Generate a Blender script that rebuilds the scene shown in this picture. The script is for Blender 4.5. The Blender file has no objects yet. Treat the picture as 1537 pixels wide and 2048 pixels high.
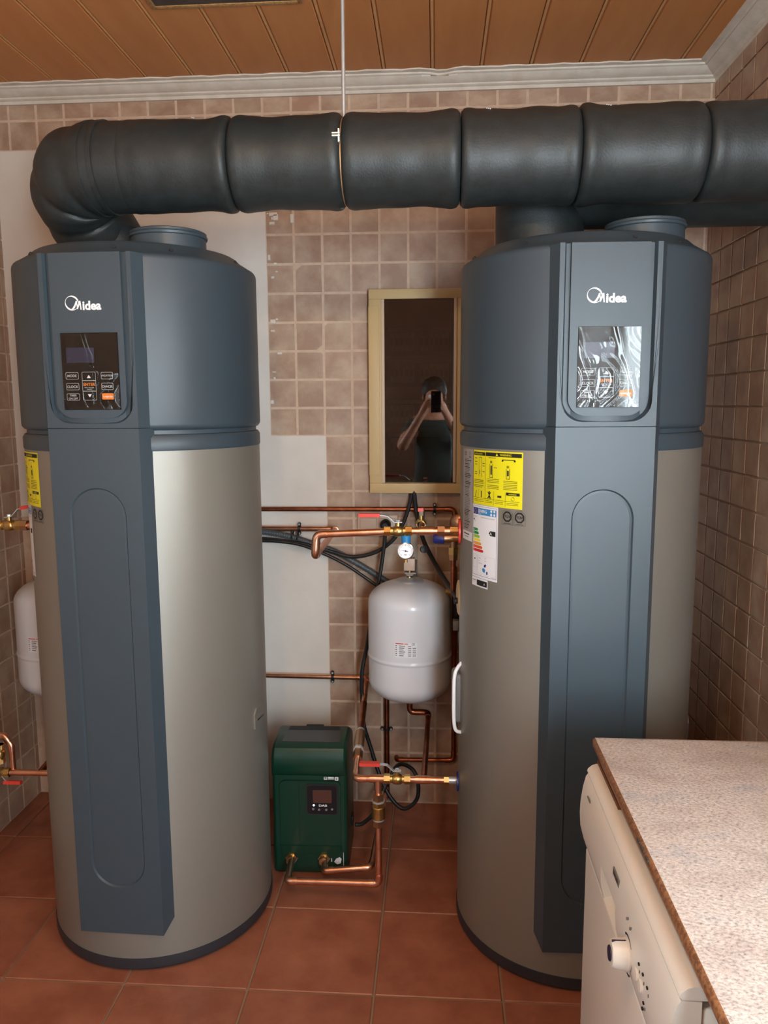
import bpy, bmesh, math, random
from mathutils import Vector, Matrix
random.seed(7)
R = math.radians
scene = bpy.context.scene
COL = scene.collection

# ------------------------------------------------------------------ camera
EYE = 1.5561
YAW, PITCH, ROLL = 0.0681, -0.1409, -0.0055
FPX = 1549.7
def camera_axes():
    cy, sy = math.cos(YAW), math.sin(YAW)
    f = Vector((-sy * math.cos(PITCH), cy * math.cos(PITCH), math.sin(PITCH)))
    r = Vector((cy, sy, 0)); u = r.cross(f)
    return r * math.cos(ROLL) + u * math.sin(ROLL), u * math.cos(ROLL) - r * math.sin(ROLL), f
_r, _u, _f = camera_axes()
cd = bpy.data.cameras.new('camera')
cam = bpy.data.objects.new('camera', cd); COL.objects.link(cam)
cam.matrix_world = Matrix(((_r.x, _u.x, -_f.x, 0), (_r.y, _u.y, -_f.y, 0), (_r.z, _u.z, -_f.z, EYE), (0, 0, 0, 1)))
cd.sensor_fit = 'VERTICAL'; cd.sensor_height = 24.0; cd.lens = FPX / 2048 * 24.0
cd.clip_start = 0.02
scene.camera = cam

# ------------------------------------------------------------------ light
w = bpy.data.worlds.new('world'); scene.world = w; w.use_nodes = True
bg = w.node_tree.nodes['Background']
bg.inputs['Color'].default_value = (0.80, 0.90, 1.0, 1); bg.inputs['Strength'].default_value = 3.0
def area(name, loc, rot, sx, sy, power, color):
    l = bpy.data.lights.new(name, 'AREA'); l.shape = 'RECTANGLE'; l.size = sx; l.size_y = sy
    l.energy = power; l.color = color
    o = bpy.data.objects.new(name, l); o.location = loc; o.rotation_euler = rot; COL.objects.link(o); return o
# daylight outside the glazed door behind the camera and the side window by the worktop
area('door_daylight', (0.66, -1.30, 1.10), (R(90), 0, 0), 0.6, 2.0, 95, (0.82, 0.92, 1.0))
area('window_daylight', (1.04, 0.06, 1.62), (0, R(90), 0), 1.1, 1.20, 86, (0.86, 0.94, 1.0))
area('left_fill_light', (-1.80, -0.50, 1.60), (0, R(-90), 0), 1.0, 0.8, 40, (0.84, 0.93, 1.0))  # added fill from the left for the dishwasher front
def point(name, loc, power, color, rad):
    l = bpy.data.lights.new(name, 'POINT'); l.energy = power; l.color = color; l.shadow_soft_size = rad
    o = bpy.data.objects.new(name, l); o.location = loc; COL.objects.link(o); return o
point('ceiling_bulb', (-0.32, 0.20, 2.50), 15, (1.0, 0.75, 0.46), 0.05)
vs = scene.view_settings
vs.view_transform = 'Standard'; vs.look = 'None'; vs.gamma = 1.0; vs.use_curve_mapping = False
vs.exposure = 0.9

# ------------------------------------------------------------------ materials
def lin(c):
    def g(x):
        x /= 255.0
        return x / 12.92 if x <= 0.04045 else ((x + 0.055) / 1.055) ** 2.4
    return (g(c[0]), g(c[1]), g(c[2]), 1)
MATS = {}
def mat(name, c, rough=0.5, metal=0.0, c2=None, scale=20, detail=4, spec=0.5, bump=0.0, bscale=None,
        rnd=0.0, emit=0.0, stretch=None, coat=0.0, ramp=(0.35, 0.65), aniso=0.0):
    if name in MATS: return MATS[name]
    m = bpy.data.materials.new(name); m.use_nodes = True; MATS[name] = m
    nt = m.node_tree; N, L = nt.nodes, nt.links
    b = N['Principled BSDF']
    b.inputs['Base Color'].default_value = lin(c); b.inputs['Roughness'].default_value = rough
    b.inputs['Metallic'].default_value = metal; b.inputs['Specular IOR Level'].default_value = spec
    b.inputs['Coat Weight'].default_value = coat
    if emit:
        b.inputs['Emission Color'].default_value = lin(c); b.inputs['Emission Strength'].default_value = emit
    tc = N.new('ShaderNodeTexCoord'); vec = tc.outputs['Object']
    oi = N.new('ShaderNodeObjectInfo')
    if rnd:
        mu = N.new('ShaderNodeMath'); mu.operation = 'MULTIPLY'; mu.inputs[1].default_value = 37.0
        L.new(oi.outputs['Random'], mu.inputs[0])
        ad = N.new('ShaderNodeVectorMath'); ad.operation = 'ADD'
        L.new(vec, ad.inputs[0]); L.new(mu.outputs[0], ad.inputs[1]); vec = ad.outputs[0]
    if stretch:
        mp = N.new('ShaderNodeMapping'); mp.inputs['Scale'].default_value = stretch
        L.new(vec, mp.inputs['Vector']); vec = mp.outputs[0]
    if c2:
        nz = N.new('ShaderNodeTexNoise'); nz.inputs['Scale'].default_value = scale; nz.inputs['Detail'].default_value = detail
        nz.inputs['Roughness'].default_value = 0.6
        L.new(vec, nz.inputs['Vector'])
        cr = N.new('ShaderNodeValToRGB')
        cr.color_ramp.elements[0].position = ramp[0]; cr.color_ramp.elements[1].position = ramp[1]
        cr.color_ramp.elements[0].color = lin(c); cr.color_ramp.elements[1].color = lin(c2)
        L.new(nz.outputs[0], cr.inputs[0]); out = cr.outputs[0]
        if rnd:
            hs = N.new('ShaderNodeHueSaturation')
            mr = N.new('ShaderNodeMapRange'); mr.inputs['To Min'].default_value = 1 - rnd; mr.inputs['To Max'].default_value = 1 + rnd
            L.new(oi.outputs['Random'], mr.inputs[0]); L.new(mr.outputs[0], hs.inputs['Value'])
            L.new(out, hs.inputs['Color']); out = hs.outputs[0]
        L.new(out, b.inputs['Base Color'])
    if bump:
        nb = N.new('ShaderNodeTexNoise'); nb.inputs['Scale'].default_value = bscale or scale; nb.inputs['Detail'].default_value = 3
        L.new(vec, nb.inputs['Vector'])
        bp = N.new('ShaderNodeBump'); bp.inputs['Strength'].default_value = bump; bp.inputs['Distance'].default_value = 0.01
        L.new(nb.outputs[0], bp.inputs['Height']); L.new(bp.outputs[0], b.inputs['Normal'])
    return m

def glass(name, tint, gloss=0.10, rough=0.02, mul=0.6):
    m = bpy.data.materials.new(name); m.use_nodes = True; nt = m.node_tree; N, L = nt.nodes, nt.links
    N.remove(N['Principled BSDF'])
    t = N.new('ShaderNodeBsdfTransparent'); t.inputs[0].default_value = (*tint, 1)
    g = N.new('ShaderNodeBsdfGlossy'); g.inputs['Roughness'].default_value = rough
    fr = N.new('ShaderNodeLayerWeight'); fr.inputs[0].default_value = 0.35
    ma = N.new('ShaderNodeMath'); ma.operation = 'MULTIPLY_ADD'; ma.inputs[1].default_value = mul; ma.inputs[2].default_value = gloss
    L.new(fr.outputs['Fresnel'], ma.inputs[0])
    mx = N.new('ShaderNodeMixShader'); L.new(ma.outputs[0], mx.inputs[0]); L.new(t.outputs[0], mx.inputs[1]); L.new(g.outputs[0], mx.inputs[2])
    L.new(mx.outputs[0], N['Material Output'].inputs[0]); MATS[name] = m
    return m

TILE = mat('wall_tile', (164, 131, 111), 0.42, c2=(190, 166, 144), scale=9, detail=5, rnd=0.07, bump=0.03, bscale=70, ramp=(.38, .68))
GROUT = mat('grout', (212, 186, 164), 0.85, c2=(198, 172, 150), scale=40)
PLASTER = mat('plaster', (224, 216, 207), 0.8, c2=(214, 206, 197), scale=3, bump=0.05, bscale=50)
FLOORT = mat('terracotta', (142, 84, 62), 0.38, c2=(168, 108, 82), scale=8, detail=9, rnd=0.06, bump=0.05, bscale=30, ramp=(.36, .68))
FGROUT = mat('floor_grout', (150, 128, 106), 0.9)
PLANK = mat('plank', (190, 122, 68), 0.55, c2=(200, 134, 78), scale=14, detail=6, rnd=0.03, stretch=(1, .15, 1))
BEADL = mat('plank_bead', (206, 150, 96), .45)
BEAD = mat('plank_groove', (150, 96, 52), 0.5)
CORNICE = mat('cornice_plaster', (216, 206, 194), 0.7, c2=(205, 194, 180), scale=20, bump=.1, bscale=60)
STEEL = mat('silver_jacket', (138, 135, 127), 0.42, metal=0.42, bump=0.03, bscale=500)
NAVY = mat('slate_plastic', (57, 70, 79), 0.42, bump=0.03, bscale=900)
BASE = mat('base_plastic', (44, 46, 52), 0.5)
WHITE = mat('white_print', (238, 240, 242), 0.5)
BLACKG = mat('black_glass', (5, 5, 6), 0.04, spec=0.4)
LCD = mat('lcd', (34, 38, 62), 0.15)
ORANGE = mat('orange_print', (226, 130, 40), 0.5)
PRINT = mat('grey_print', (190, 192, 194), 0.5)
YELLOW = mat('yellow_sticker', (228, 220, 20), 0.5)
BLACKP = mat('black_print', (26, 25, 24), 0.6)
PAPER = mat('paper', (226, 228, 232), 0.55)
BLUEP = mat('blue_print', (48, 136, 196), 0.5)
NAVYP = mat('navy_print', (40, 44, 130), 0.5)
GREEN1 = mat('green_print', (20, 140, 60), .5); GREEN2 = mat('lime_print', (150, 200, 50), .5)
YEL2 = mat('yellow_print', (244, 226, 60), .5); ORA2 = mat('amber_print', (235, 160, 60), .5)
RED1 = mat('vermilion_print', (226, 90, 40), .5); RED2 = mat('red_print', (206, 36, 34), .5)
FOAM = mat('black_foam', (37, 42, 43), 0.48, c2=(43, 49, 50), scale=30, bump=0.08, bscale=200)
ZINC = mat('zinc', (200, 206, 210), 0.32, metal=0.6)
COPPER = mat('copper', (236, 184, 156), 0.30, metal=1.0, c2=(218, 158, 126), scale=25)
COPPERD = mat('dark_copper', (172, 104, 76), 0.34, metal=1.0, c2=(136, 82, 60), scale=25)  # darker copper tone for part of the pipework
BRASS = mat('brass', (212, 186, 122), 0.30, metal=1.0, c2=(188, 158, 98), scale=40)
BRONZE = mat('bronze', (182, 146, 114), 0.36, metal=1.0)
CHROME = mat('chrome', (200, 200, 200), 0.15, metal=1.0)
REDL = mat('red_lever', (214, 66, 54), 0.4)
VESSEL = mat('white_enamel', (216, 218, 223), 0.30, spec=.5, coat=.15)
RUBBER = mat('black_rubber', (22, 22, 24), 0.5)
CONDUIT = mat('grey_conduit', (74, 80, 84), 0.45)
BEIGE = mat('cream_plastic', (206, 178, 128), 0.5)
BEIGE2 = mat('pale_cream_plastic', (208, 184, 156), 0.5)
SWITCH = mat('switch_plastic', (196, 172, 154), 0.45)
GREENP = mat('green_plastic', (10, 54, 40), 0.33, bump=.02, bscale=900)
DARKP = mat('dark_plastic', (40, 44, 48), 0.3)
BROWNS = mat('brown_screen', (82, 52, 44), 0.3)
LED = mat('led', (190, 220, 255), 0.4, emit=1.5)
ENAMEL = mat('dishwasher_white', (230, 229, 222), 0.35)
NAVYK = mat('navy_knob', (32, 34, 66), 0.4)
BLUECAP = mat('blue_cap', (28, 40, 110), 0.4)
BLUEFIT = mat('blue_fitting', (30, 120, 180), 0.4)
GREYP = mat('grey_plastic', (120, 118, 116), 0.5)
CREAMF = mat('cream_flap', (214, 188, 140), 0.5)
SMOKE = glass('smoked_glass', (0.34, 0.27, 0.23), 0.09)
CLEAR = glass('clear_glass', (0.95, 0.97, 0.97), 0.03)
FILM = glass('clear_film', (0.97, 0.97, 0.97), 0.004, 0.05, 0.5)

def granite():
    m = bpy.data.materials.new('granite_worktop'); m.use_nodes = True; nt = m.node_tree; N, L = nt.nodes, nt.links
    b = N['Principled BSDF']; b.inputs['Roughness'].default_value = 0.3
    tc = N.new('ShaderNodeTexCoord'); mp = N.new('ShaderNodeMapping'); mp.inputs['Rotation'].default_value = (0, 0, R(25))
    mp.inputs['Scale'].default_value = (1, 1.5, 1); L.new(tc.outputs['Object'], mp.inputs[0])
    def noise(s, d):
        n = N.new('ShaderNodeTexNoise'); n.inputs['Scale'].default_value = s; n.inputs['Detail'].default_value = d; n.inputs['Roughness'].default_value = .7
        L.new(mp.outputs[0], n.inputs[0]); return n
    def ramp(src, els):
        c = N.new('ShaderNodeValToRGB'); L.new(src, c.inputs[0])
        c.color_ramp.elements[0].position, c.color_ramp.elements[0].color = els[0][0], lin(els[0][1])
        c.color_ramp.elements[1].position, c.color_ramp.elements[1].color = els[-1][0], lin(els[-1][1])
        for p, k in els[1:-1]:
            e = c.color_ramp.elements.new(p); e.color = lin(k)
        return c
    big = ramp(noise(7, 4).outputs[0], [(.35, (200, 190, 184)), (.55, (224, 218, 212)), (.7, (196, 198, 203))])
    fine = ramp(noise(165, 5).outputs[0], [(.30, (84, 78, 76)), (.42, (182, 174, 169)), (.55, (226, 220, 215)), (.72, (246, 243, 240))])
    mx = N.new('ShaderNodeMixRGB'); mx.blend_type = 'MULTIPLY'; mx.inputs[0].default_value = .95
    L.new(big.outputs[0], mx.inputs[1]); L.new(fine.outputs[0], mx.inputs[2])
    br = N.new('ShaderNodeBrightContrast'); br.inputs['Bright'].default_value = .06
    L.new(mx.outputs[0], br.inputs[0])
    L.new(br.outputs[0], b.inputs['Base Color']); return m
GRANITE = granite()
GRANEDGE = mat('granite_edge', (150, 104, 68), 0.4, c2=(104, 68, 46), scale=160, detail=5, ramp=(.4, .6))

# ------------------------------------------------------------------ mesh builder
def frame_to(d):
    d = Vector(d).normalized(); a = Vector((0, 0, 1)) if abs(d.z) < .9 else Vector((1, 0, 0))
    x = a.cross(d).normalized(); y = d.cross(x)
    return x, y, d
class MB:
    def __init__(s): s.v = []; s.f = []; s.m = []; s.mats = []; s.M = Matrix()
    def mi(s, m):
        if m not in s.mats: s.mats.append(m)
        return s.mats.index(m)
    def add(s, vs, fs, m):
        o = len(s.v); k = s.mi(m)
        s.v += [s.M @ Vector(p) for p in vs]; s.f += [[o + i for i in f] for f in fs]; s.m += [k] * len(fs); return s
    def box(s, lo, hi, m, bev=0.0, seg=2):
        b = bmesh.new(); bmesh.ops.create_cube(b, size=1)
        for q in b.verts: q.co = Vector([lo[i] + (q.co[i] + .5) * (hi[i] - lo[i]) for i in range(3)])
        if bev: bmesh.ops.bevel(b, geom=b.edges[:], offset=bev, segments=seg, affect='EDGES', profile=.5)
        b.verts.index_update()
        s.add([q.co.copy() for q in b.verts], [[q.index for q in f.verts] for f in b.faces], m); b.free(); return s
    def lathe(s, prof, m, c=(0, 0, 0), axis=(0, 0, 1), seg=48, closed=False):
        x, y, d = frame_to(axis); c = Vector(c); vs = []; fs = []; n = len(prof)
        for r, h in prof:
            for k in range(seg):
                a = 2 * math.pi * k / seg; vs.append(c + d * h + (x * math.cos(a) + y * math.sin(a)) * r)
        for i in range(n - 1 if not closed else n):
            j = (i + 1) % n
            for k in range(seg):
                k2 = (k + 1) % seg; fs.append([i * seg + k, i * seg + k2, j * seg + k2, j * seg + k])
        if not closed:
            if prof[0][0] > 1e-6: fs.append(list(range(seg))[::-1])
            if prof[-1][0] > 1e-6: fs.append([(n - 1) * seg + k for k in range(seg)])
        return s.add(vs, fs, m)
    def cyl(s, a, b, r, m, seg=24, bev=0.0):
        a = Vector(a); b = Vector(b); L = (b - a).length
        pr = [(r, 0), (r, L)] if not bev else [(r - bev, 0), (r, bev), (r, L - bev), (r - bev, L)]
        return s.lathe(pr, m, a, b - a, seg)
    def hexnut(s, a, b, r, m): return s.cyl(a, b, r, m, seg=6)
    def sweep(s, pts, r, m, seg=16, caps=True):
        """pts list of Vector; r float or list"""
        n = len(pts); vs = []; fs = []
        rr = r if isinstance(r, (list, tuple)) else [r] * n
        T = []
        for i in range(n):
            a = pts[max(0, i - 1)]; b = pts[min(n - 1, i + 1)]; T.append((b - a).normalized())
        x, y, d = frame_to(T[0])
        for i in range(n):
            if i:
                q = T[i - 1].rotation_difference(T[i]); x = q @ x
                x = (x - T[i] * x.dot(T[i])).normalized()
            y = T[i].cross(x)
            for k in range(seg):
                a = 2 * math.pi * k / seg; vs.append(pts[i] + (x * math.cos(a) + y * math.sin(a)) * rr[i])
        for i in range(n - 1):
            for k in range(seg):
                k2 = (k + 1) % seg; fs.append([i * seg + k, i * seg + k2, (i + 1) * seg + k2, (i + 1) * seg + k])
        if caps: fs.append(list(range(seg))[::-1]); fs.append([(n - 1) * seg + k for k in range(seg)])
        return s.add(vs, fs, m)
    def prism(s, poly, to3, a, b, m):
        """poly list of 2d; to3(u,v,h); extruded h from a to b"""
        n = len(poly)
        vs = [to3(u, v, a) for u, v in poly] + [to3(u, v, b) for u, v in poly]
        fs = [list(range(n))[::-1], list(range(n, 2 * n))] + [[i, (i + 1) % n, n + (i + 1) % n, n + i] for i in range(n)]
        return s.add(vs, fs, m)
    def patch(s, th0, th1, z0, z1, r, m, n=8):
        """sheet curved round the z axis, angles from -Y towards +X in degrees"""
        vs = []; fs = []
        for i in range(n + 1):
            t = R(th0 + (th1 - th0) * i / n)
            for z in (z0, z1): vs.append((r * math.sin(t), -r * math.cos(t), z))
        for i in range(n): fs.append([2 * i, 2 * i + 2, 2 * i + 3, 2 * i + 1])
        return s.add(vs, fs, m)
    def mapped(s, vf, fn, m): return s.add([fn(p[0], p[1]) for p in vf[0]], vf[1], m)
    def build(s, name, parent=None, angle=35, recalc=True):
        me = bpy.data.meshes.new(name); me.from_pydata([tuple(q) for q in s.v], [], s.f)
        for m in s.mats: me.materials.append(m)
        me.polygons.foreach_set('material_index', s.m)
        if recalc:
            b = bmesh.new(); b.from_mesh(me); bmesh.ops.recalc_face_normals(b, faces=b.faces[:]); b.to_mesh(me); b.free()
        me.polygons.foreach_set('use_smooth', [True] * len(me.polygons)); me.update()
        me.set_sharp_from_angle(angle=R(angle))
        o = bpy.data.objects.new(name, me); COL.objects.link(o)
        if parent: o.parent = parent
        return o
def tag(o, label, cat, group=None):
    o['label'] = label; o['category'] = cat
    if group: o['group'] = group
    return o
GROUPS = {'water_heater': 'heat-pump water heaters', 'expansion_vessel': 'white expansion vessels', 'ball_valve': 'red-lever ball valves', 'copper_pipe': 'copper pipe runs', 'air_duct': 'insulated air ducts', 'power_cable': 'black power cables'}
def thing(name, label, cat, loc=(0, 0, 0), rz=0, group=None):
    o = bpy.data.objects.new(name, None); COL.objects.link(o); o.empty_display_size = .05
    o.location = loc; o.rotation_euler = (0, 0, rz); return tag(o, label, cat, group or GROUPS.get(name))
def copy_of(o, loc, parent, scale=None, rot=None):
    c = o.copy(); COL.objects.link(c); c.location = loc; c.parent = parent
    if scale: c.scale = scale
    if rot: c.rotation_euler = rot
    return c
_tx = {}
def text2d(t, size, bold=0.0, shear=0.0, align='LEFT'):
    k = (t, size, bold, shear, align)
    if k in _tx: return _tx[k]
    c = bpy.data.curves.new('lettering', 'FONT'); c.body = t; c.size = size; c.offset = bold * size; c.shear = shear; c.align_x = align
    c.resolution_u = 4
    o = bpy.data.objects.new('lettering', c); me = o.to_mesh()
    vf = ([(q.co.x, q.co.y) for q in me.vertices], [list(p.vertices) for p in me.polygons])
    o.to_mesh_clear(); bpy.data.objects.remove(o); bpy.data.curves.remove(c); _tx[k] = vf; return vf
def smooth_path(pts, n=10):
    P = [Vector(p) for p in pts]; out = []
    for i in range(len(P) - 1):
        p0 = P[max(0, i - 1)]; p1 = P[i]; p2 = P[i + 1]; p3 = P[min(len(P) - 1, i + 2)]
        for k in range(n):
            t = k / n
            out.append(.5 * ((2 * p1) + (p2 - p0) * t + (2 * p0 - 5 * p1 + 4 * p2 - p3) * t * t + (3 * p1 - p0 - 3 * p2 + p3) * t ** 3))
    out.append(P[-1]); return out
def filleted(pts, rad, n=6):
    P = [Vector(p) for p in pts]; out = [P[0]]; arcs = []
    for i in range(1, len(P) - 1):
        a = (P[i - 1] - P[i]); b = (P[i + 1] - P[i]); la, lb = a.length, b.length; a.normalize(); b.normalize()
        ang = a.angle(b); d = min(rad / math.tan(ang / 2), la * .45, lb * .45)
        s, e = P[i] + a * d, P[i] + b * d; arc = []
        for k in range(n + 1):
            t = k / n; arc.append(s * (1 - t) ** 2 + P[i] * 2 * t * (1 - t) + e * t * t)
        out += arc; arcs.append((a, b, arc))
    out.append(P[-1]); return out, arcs
def pipe(root, pts, r, m, elbows=True, rad=0.02, name='pipe', sleeves=()):
    path, arcs = filleted(pts, rad)
    o = MB().sweep(path, r, m, 16).build(name, root)
    if elbows:
        for a, b, arc in arcs:
            q = [arc[0] + a * .014] + arc + [arc[-1] + b * .014]
            MB().sweep(q, r * 1.17, m, 16).build('elbow', root)
    for p0, p1 in sleeves:
        MB().cyl(p0, p1, r * 1.17, m, 16).build('coupling', root)
    return o
XZ = lambda y: (lambda u, v, h: (u, h, v))

# ------------------------------------------------------------------ setting
XL, XR, YB, YF, ZC = -1.596, 0.938, 2.852, -1.05, 2.66
T = 0.1024; WX0, WZ0 = -0.3082, 2.1506
def struct(o): o['kind'] = 'structure'; return o
floor = struct(MB().box((XL - .1, YF - .1, -.1), (XR + .1, YB + .1, -.004), FGROUT).build('floor'))
S = .34; FX0, FY0 = -.16, 1.8464
ft = MB().box((-S / 2 + .0028, -S / 2 + .0028, -.010), (S / 2 - .0028, S / 2 - .0028, 0), FLOORT, .0022, 1).build('tile', angle=20)
first = True
for i in range(-5, 4):
    for j in range(-11, 4):
        x0, x1 = FX0 + i * S, FX0 + (i + 1) * S; y0, y1 = FY0 + j * S, FY0 + (j + 1) * S
        x0, x1, y0, y1 = max(x0, XL), min(x1, XR), max(y0, YF), min(y1, YB)
        if x1 - x0 < .02 or y1 - y0 < .02: continue
        loc = ((x0 + x1) / 2, (y0 + y1) / 2, 0); sc = ((x1 - x0) / S, (y1 - y0) / S, 1)
        if first: ft.location = loc; ft.scale = sc; ft.parent = floor; first = False
        else: copy_of(ft, loc, floor, sc)

# back wall
wall_back = struct(MB().box((XL - .1, YB - .0006, -.1), (XR + .1, YB + .12, ZC + .1), GROUT).build('wall_back'))
G = .0062
def tile_mesh(axis):
    h = T / 2 - G / 2
    lo, hi = ((-h, -.004, -h), (h, .006, h)) if axis == 'y' else ((-.004, -h, -h), (.006, h, h))
    return MB().box(lo, hi, TILE, .0018, 1)
def tiled(wall, axis, cells, place, visible):
    """cells: (u0,u1,z0,z1); nearest ones singly, the rest in one mesh"""
    proto = None; rest = MB(); n = 0
    for c in cells:
        u0, u1, z0, z1 = c
        su, sz = (u1 - u0 - G) / (T - G), (z1 - z0 - G) / (T - G)
        if su < .08 or sz < .08: continue
        loc = place((u0 + u1) / 2, (z0 + z1) / 2)
        sc = (su, 1, sz) if axis == 'y' else (1, su, sz)
        if visible(c) and n < 300:
            rot = (R(random.uniform(-.35, .35)), R(random.uniform(-.2, .2)), R(random.uniform(-.3, .3)))
            if proto is None:
                proto = tile_mesh(axis).build('tile', angle=20); proto.location = loc; proto.scale = sc; proto.parent = wall
            else: copy_of(proto, loc, wall, sc, rot)
            n += 1
        else:
            rest.M = Matrix.Translation(loc) @ Matrix.Diagonal((*sc, 1))
            lo, hi = ((-T / 2 + G / 2, -.004, -T / 2 + G / 2), (T / 2 - G / 2, .006, T / 2 - G / 2))
            if axis == 'x': lo, hi = (lo[1], lo[0], lo[2]), (hi[1], hi[0], hi[2])
            rest.box(lo, hi, TILE)
    if rest.v:
        o = rest.build('tile', wall); o['kind'] = 'stuff'
rows = [(max(0, WZ0 + j * T), min(2.63, WZ0 + (j + 1) * T)) for j in range(-22, 6)]
cols = [(max(XL, WX0 + i * T), min(XR, WX0 + (i + 1) * T)) for i in range(-14, 14)]
cells = []
for (z0, z1) in rows:
    if z1 - z0 < .012: continue
    for (x0, x1) in cols:
        if x1 - x0 < .012: continue
        xm, zm = (x0 + x1) / 2, (z0 + z1) / 2
        if zm < WZ0 + 3 * T and xm < WX0 - 3 * T: continue
        if zm < WZ0 - 7 * T and xm < WX0 - T and not (zm < WZ0 - 10 * T and xm < WX0 - 10 * T): continue
        cells.append((x0, x1, z0, z1))
def vis_back(c):
    xm, zm = (c[0] + c[1]) / 2, (c[2] + c[3]) / 2
    return (zm > 2.36) or (-.65 < xm < .2) or (xm < -1.3 and zm < 1.3)
tiled(wall_back, 'y', cells, lambda u, z: (u, YB + .003, z), vis_back)
# plaster fields where the tiles have been taken off
pl = MB()
pl.prism([(XL, WZ0 - 10 * T), (WX0 - 10 * T, WZ0 - 10 * T), (WX0 - 10 * T, 0), (WX0 - T + .002, 0), (WX0 - T + .002, WZ0 - 7 * T), (WX0 - 3 * T + .002, WZ0 - 7 * T), (WX0 - 3 * T + .002, WZ0 + 3 * T), (XL, WZ0 + 3 * T)], lambda u, v, h: (u, h, v), YB - .003, YB + .01, PLASTER)
for i in range(14):     # ragged smears over the first tiles
    x = WX0 - 3 * T + random.uniform(0, .035); z = random.uniform(1.5, 2.24)
    pl.box((x, YB - .0045, z), (x + random.uniform(.004, .02), YB + .004, z + random.uniform(.004, .02)), PLASTER, .0012, 1)
for q in ((-.60, 2.215, .03, .012), (-.585, 2.20, .018, .02), (-.60, 2.185, .02, .01), (-.523, 2.19, .012, .03)):
    pl.box((q[0], YB - .0045, q[1]), (q[0] + q[2], YB + .004, q[1] + q[3]), PLASTER, .0012, 1)
pl.build('plaster', wall_back)

# right wall with its window opening
WY0, WY1, WZA, WZB = -.05, .66, 1.10, 2.15
wr = MB()
wr.box((XR - .0006, WY1, -.1), (XR + .036, YB + .1, ZC + .1), GROUT)
wr.box((XR - .0006, YF - .1, -.1), (XR + .036, WY0, ZC + .1), GROUT)
wr.box((XR - .0006, WY0, -.1), (XR + .036, WY1, WZA), GROUT)
wr.box((XR - .0006, WY0, WZB), (XR + .036, WY1, ZC + .1), GROUT)
wall_right = struct(wr.build('wall_right'))
cells = []
for (z0, z1) in rows:
    for i in range(0, 46):
        y1 = YB - .035 - (i - 1) * T; y0 = y1 - T
        y1 = min(y1, YB); y0 = max(y0, YF)
        if y1 - y0 < .012: continue
        if y0 < WY1 + .02 and y1 > WY0 - .02 and z1 > WZA - .02 and z0 < WZB + .02: continue
        cells.append((y0, y1, z0, z1))
tiled(wall_right, 'x', cells, lambda u, z: (XR - .003, u, z), lambda c: c[1] > 1.9)
# left wall
VY0, VY1, VZA, VZB = -.90, -.10, 1.10, 2.10     # unseen side window, added to bring cool light onto the dishwasher front
wl = MB()
wl.box((XL - .12, VY1, -.1), (XL + .0006, YB + .1, ZC + .1), GROUT); wl.box((XL - .12, YF - .1, -.1), (XL + .0006, VY0, ZC + .1), GROUT)
wl.box((XL - .12, VY0, -.1), (XL + .0006, VY1, VZA), GROUT); wl.box((XL - .12, VY0, VZB), (XL + .0006, VY1, ZC + .1), GROUT)
wall_left = struct(wl.build('wall_left'))
cells = []
for (z0, z1) in rows:
    for i in range(0, 46):
        y1 = YB - .03 - (i - 1) * T; y0 = max(y1 - T, YF); y1 = min(y1, YB)
        if y1 - y0 < .012 or (y0 < VY1 + .02 and y1 > VY0 - .02 and z1 > VZA - .02 and z0 < VZB + .02): continue
        cells.append((y0, y1, z0, z1))
tiled(wall_left, 'x', cells, lambda u, z: (XL - .003, u, z), lambda c: c[1] > 2.25 and c[3] < 2.0)
FP = mat('front_plaster', (112, 84, 66), .8, c2=(98, 74, 58), scale=4)
DX0, DX1, DZ1 = .36, .93, 2.12     # glazed garden door behind the camera
wf = MB()
wf.box((XL - .1, YF - .12, -.1), (DX0, YF, ZC + .1), FP); wf.box((DX1, YF - .12, -.1), (XR + .1, YF, ZC + .1), FP)
wf.box((DX0, YF - .12, DZ1), (DX1, YF, ZC + .1), FP); wf.box((DX0, YF - .12, -.1), (DX1, YF, 0), FP)
wall_front = struct(wf.build('wall_front'))
df = MB()
for a, b in (((DX0, 0), (DX0 + .06, DZ1)), ((DX1 - .06, 0), (DX1, DZ1)), ((DX0, DZ1 - .06), (DX1, DZ1)), ((DX0, 0), (DX1, .08)), ((DX0, .95), (DX1, 1.0))):
    df.box((a[0], YF - .08, a[1]), (b[0], YF - .03, b[1]), ENAMEL, .004)
door_1 = struct(df.build('door_1'))
for z0, z1 in ((.08, .95), (1.0, DZ1 - .06)): MB().box((DX0 + .06, YF - .056, z0), (DX1 - .06, YF - .052, z1), CLEAR).build('pane', door_1)
# window in the right wall
win = MB()
for a, b in (((WY0, WZA), (WY1, WZA + .05)), ((WY0, WZB - .05), (WY1, WZB)), ((WY0, WZA), (WY0 + .04, WZB)), ((WY1 - .05, WZA), (WY1, WZB)), (((WY0 + WY1) / 2 + .03, WZA), ((WY0 + WY1) / 2 + .07, WZB))):
    win.box((XR + .004, a[0], a[1]), (XR + .032, b[0], b[1]), ENAMEL, .003)
window_1 = struct(win.build('window_1'))
win = MB()
for a, b in (((VY0, VZA), (VY1, VZA + .05)), ((VY0, VZB - .05), (VY1, VZB)), ((VY0, VZA), (VY0 + .05, VZB)), ((VY1 - .05, VZA), (VY1, VZB))):
    win.box((XL - .08, a[0], a[1]), (XL - .03, b[0], b[1]), ENAMEL, .004)
added_window = struct(win.build('added_window'))  # frame of the side window added for fill light
MB().box((XL - .056, VY0 + .05, VZA + .05), (XL - .052, VY1 - .05, VZB - .05), CLEAR).build('pane', added_window)
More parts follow.
